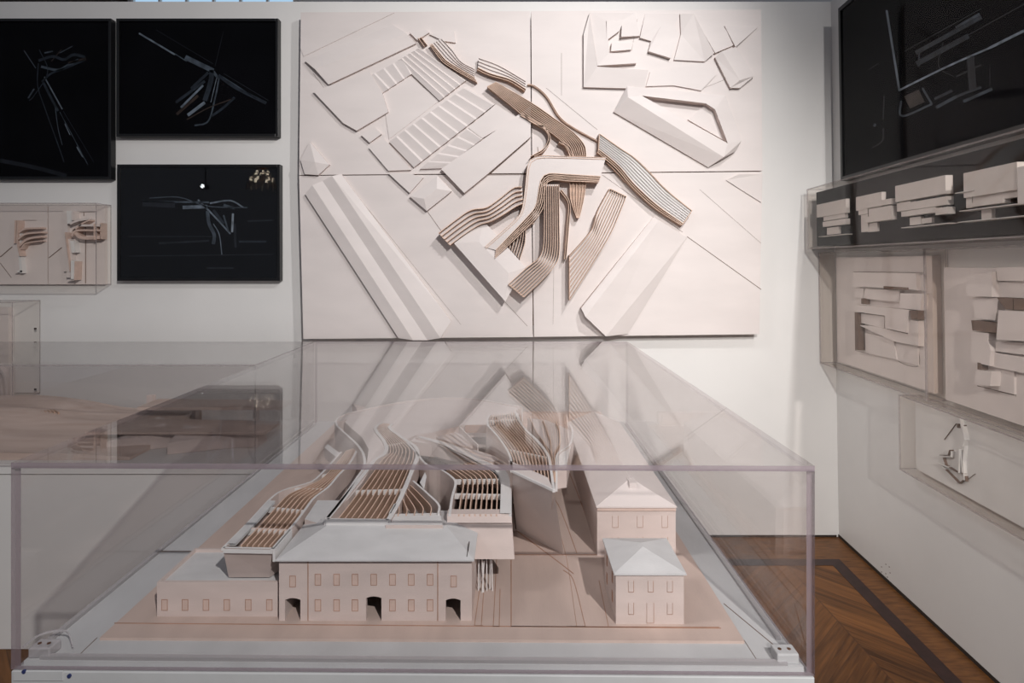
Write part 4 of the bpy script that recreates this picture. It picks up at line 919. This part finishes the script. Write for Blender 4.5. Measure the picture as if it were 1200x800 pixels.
# lower case
rcase(2.72, 1.2, .664, 1.005, .10, 'low acrylic wall case under the two relief cases, over a thin wire-like study')
lt = thing('paper_study', 'white panel with a tiny folded paper sketch model, low on the right wall', 'relief model', R(2.0, .68, .02))
m = MB(); m.hexa(rhex(1.25, 2.70, .675, .99, .002, .035)); m.build('backing_panel', 'white', lt)
m = MB()
W5 = lambda x, y: (1020 + x / 4, 440 + y / 4)
for pts, w_, h, mi in (([(417, 200), (425, 235), (437, 260), (440, 320), (432, 400), (438, 490)], .0035, .014, 0), ([(425, 235), (440, 300), (430, 330)], .006, .02, 0), ([(400, 225), (345, 300)], .0015, .004, 1), ([(405, 225), (408, 245)], .004, .012, 1), ([(440, 232), (436, 242)], .003, .01, 1),
                       ([(320, 378), (375, 380), (378, 355)], .004, .016, 0), ([(322, 372), (362, 373), (370, 348)], .002, .018, 1), ([(415, 345), (412, 455)], .004, .02, 0), ([(418, 345), (430, 455)], .003, .016, 0), ([(340, 385), (350, 418), (400, 450), (440, 460)], .002, .012, 1),
                       ([(320, 412), (365, 430)], .005, .014, 0), ([(350, 440), (415, 505), (432, 490)], .002, .012, 1), ([(325, 415), (405, 500)], .007, .010, 0), ([(445, 495), (490, 460)], .001, .003, 1), ([(443, 470), (446, 495)], .003, .012, 1)):
    pp = [RP(*W5(*p), .035 + h) for p in pts]; strip(m, pp, (1, 0, 0), h, w_, mi, mi)
m.build('folded_paper', ['white', 'groove'], lt)

# ---------------------------------------------------------------- seen only as reflections in the lower framed picture
bulb = emit('warm_bulb', (1, .86, .68), 7)
crystal = surf('cut_crystal', (.62, .56, .50), .12, .3, 60, spec=1.0)
ch = thing('chandelier', 'glittering crystal chandelier reflected at the top right of the lower framed picture', 'chandelier', (-4.15, -3.0, 2.84))
m = MB()
for k in range(4):
    rr = .23 - .05 * k; zz = 2.92 + .09 * k; ring = [(-4.15 + rr * math.cos(a * math.pi / 9), -3 + rr * math.sin(a * math.pi / 9), zz) for a in range(18)]
    for a in range(18): m.tube(ring[a], ring[(a + 1) % 18], .006, 6)
m.tube((-4.15, -3, 2.9), (-4.15, -3, 3.9), .008, 8); m.build('metal_ring', 'steel', ch)
m = MB()
for k in range(4):
    for a in range(16 - 3 * k):
        an = a * 2 * math.pi / (16 - 3 * k); rr = .24 - .05 * k; x, y, z = -4.15 + rr * math.cos(an), -3 + rr * math.sin(an), 2.88 + .09 * k - .03 * (a % 2)
        for sz in (1, -1): 
            b4 = [(x + .02, y, z), (x, y + .02, z), (x - .02, y, z), (x, y - .02, z)]; m.add(b4 + [(x, y, z + sz * .036)], [(0, 1, 4), (1, 2, 4), (2, 3, 4), (3, 0, 4)])
m.build('crystal_drops', crystal, ch)
for a in range(12):
    rr = .17 if a % 2 else .1; x, y = -4.15 + rr * math.cos(a * math.pi / 6), -3 + rr * math.sin(a * math.pi / 6); z = 2.97 if a % 2 else 3.08; m = MB(); m.tube((x, y, z), (x, y, z + .06), .02, 8); m.build('bulb', bulb, ch)
l = bpy.data.lights.new('chandelier_light', 'POINT'); l.energy = 22; l.color = (1, .86, .7); l.shadow_soft_size = .012; lo = bpy.data.objects.new('chandelier_light', l); COL.objects.link(lo); lo.location = (-4.15, -3.0, 3.04)
sp = thing('spotlight', 'single bright spotlight reflected as a point above the drawing in the lower framed picture', 'lamp', (-5.14, -3.0, 2.85))
m = MB(); m.tube((-5.14, -3.15, 2.89), (-5.14, -3.0, 2.89), .045, 16); m.tube((-5.14, -3.1, 2.93), (-5.14, -3.1, 3.9), .01, 8); m.build('lamp_body', 'black', sp)
m = MB(); m.tube((-5.14, -2.999, 2.89), (-5.14, -2.995, 2.89), .035, 16); m.build('lens', emit('lamp_lens', (.9, .95, 1), 22), sp)

# ---------------------------------------------------------------- lights
def spot(loc, tgt, e, ang, blend, col, rad):
    l = bpy.data.lights.new('track_or_fill_spot', 'SPOT'); l.energy = e; l.spot_size = math.radians(ang); l.spot_blend = blend; l.color = col; l.shadow_soft_size = rad
    o = bpy.data.objects.new('track_or_fill_spot', l); COL.objects.link(o); o.location = loc
    d = Vector(tgt) - Vector(loc); o.rotation_euler = d.to_track_quat('-Z', 'Y').to_euler(); return o
spot((1.5, -2.1, 4.0), (-.7, 3.2, 1.2), 830, 68, .9, (1, .968, .94), .035)
spot((1.45, 1.0, 4.0), (.05, 3.45, 2.2), 250, 66, 1.0, (1, .98, .97), .03)
spot((-.3, -4.6, 4.0), (1.75, 2.5, 1.0), 1450, 30, 1.0, (1, .96, .92), .05)
spot((-2.3, .9, 4.1), (1.75, 2.3, .7), 250, 44, 1.0, (1, .96, .93), .5)  # unseen fill lamp, added to brighten the right wall softly
w = bpy.data.worlds.new('world'); S.world = w; w.use_nodes = True
bg = w.node_tree.nodes['Background']; bg.inputs[0].default_value = (.80, .86, 1.0, 1); bg.inputs[1].default_value = .17

# ---------------------------------------------------------------- camera
cd = bpy.data.cameras.new('camera'); cam = bpy.data.objects.new('camera', cd); COL.objects.link(cam)
cam.location = (0, 0, EYE); cam.rotation_euler = (math.radians(90), 0, 0)
cd.sensor_width = 36; cd.lens = F / 1200 * 36; cd.shift_y = -(400 - CY) / 1200; cd.clip_start = .05
S.camera = cam
S.view_settings.view_transform = 'Standard'; S.view_settings.look = 'None'; S.view_settings.gamma = 1; S.view_settings.exposure = 0
S.view_settings.use_curve_mapping = False
S.cycles.transparent_max_bounces = 40; S.cycles.max_bounces = 12; S.cycles.use_denoising = True
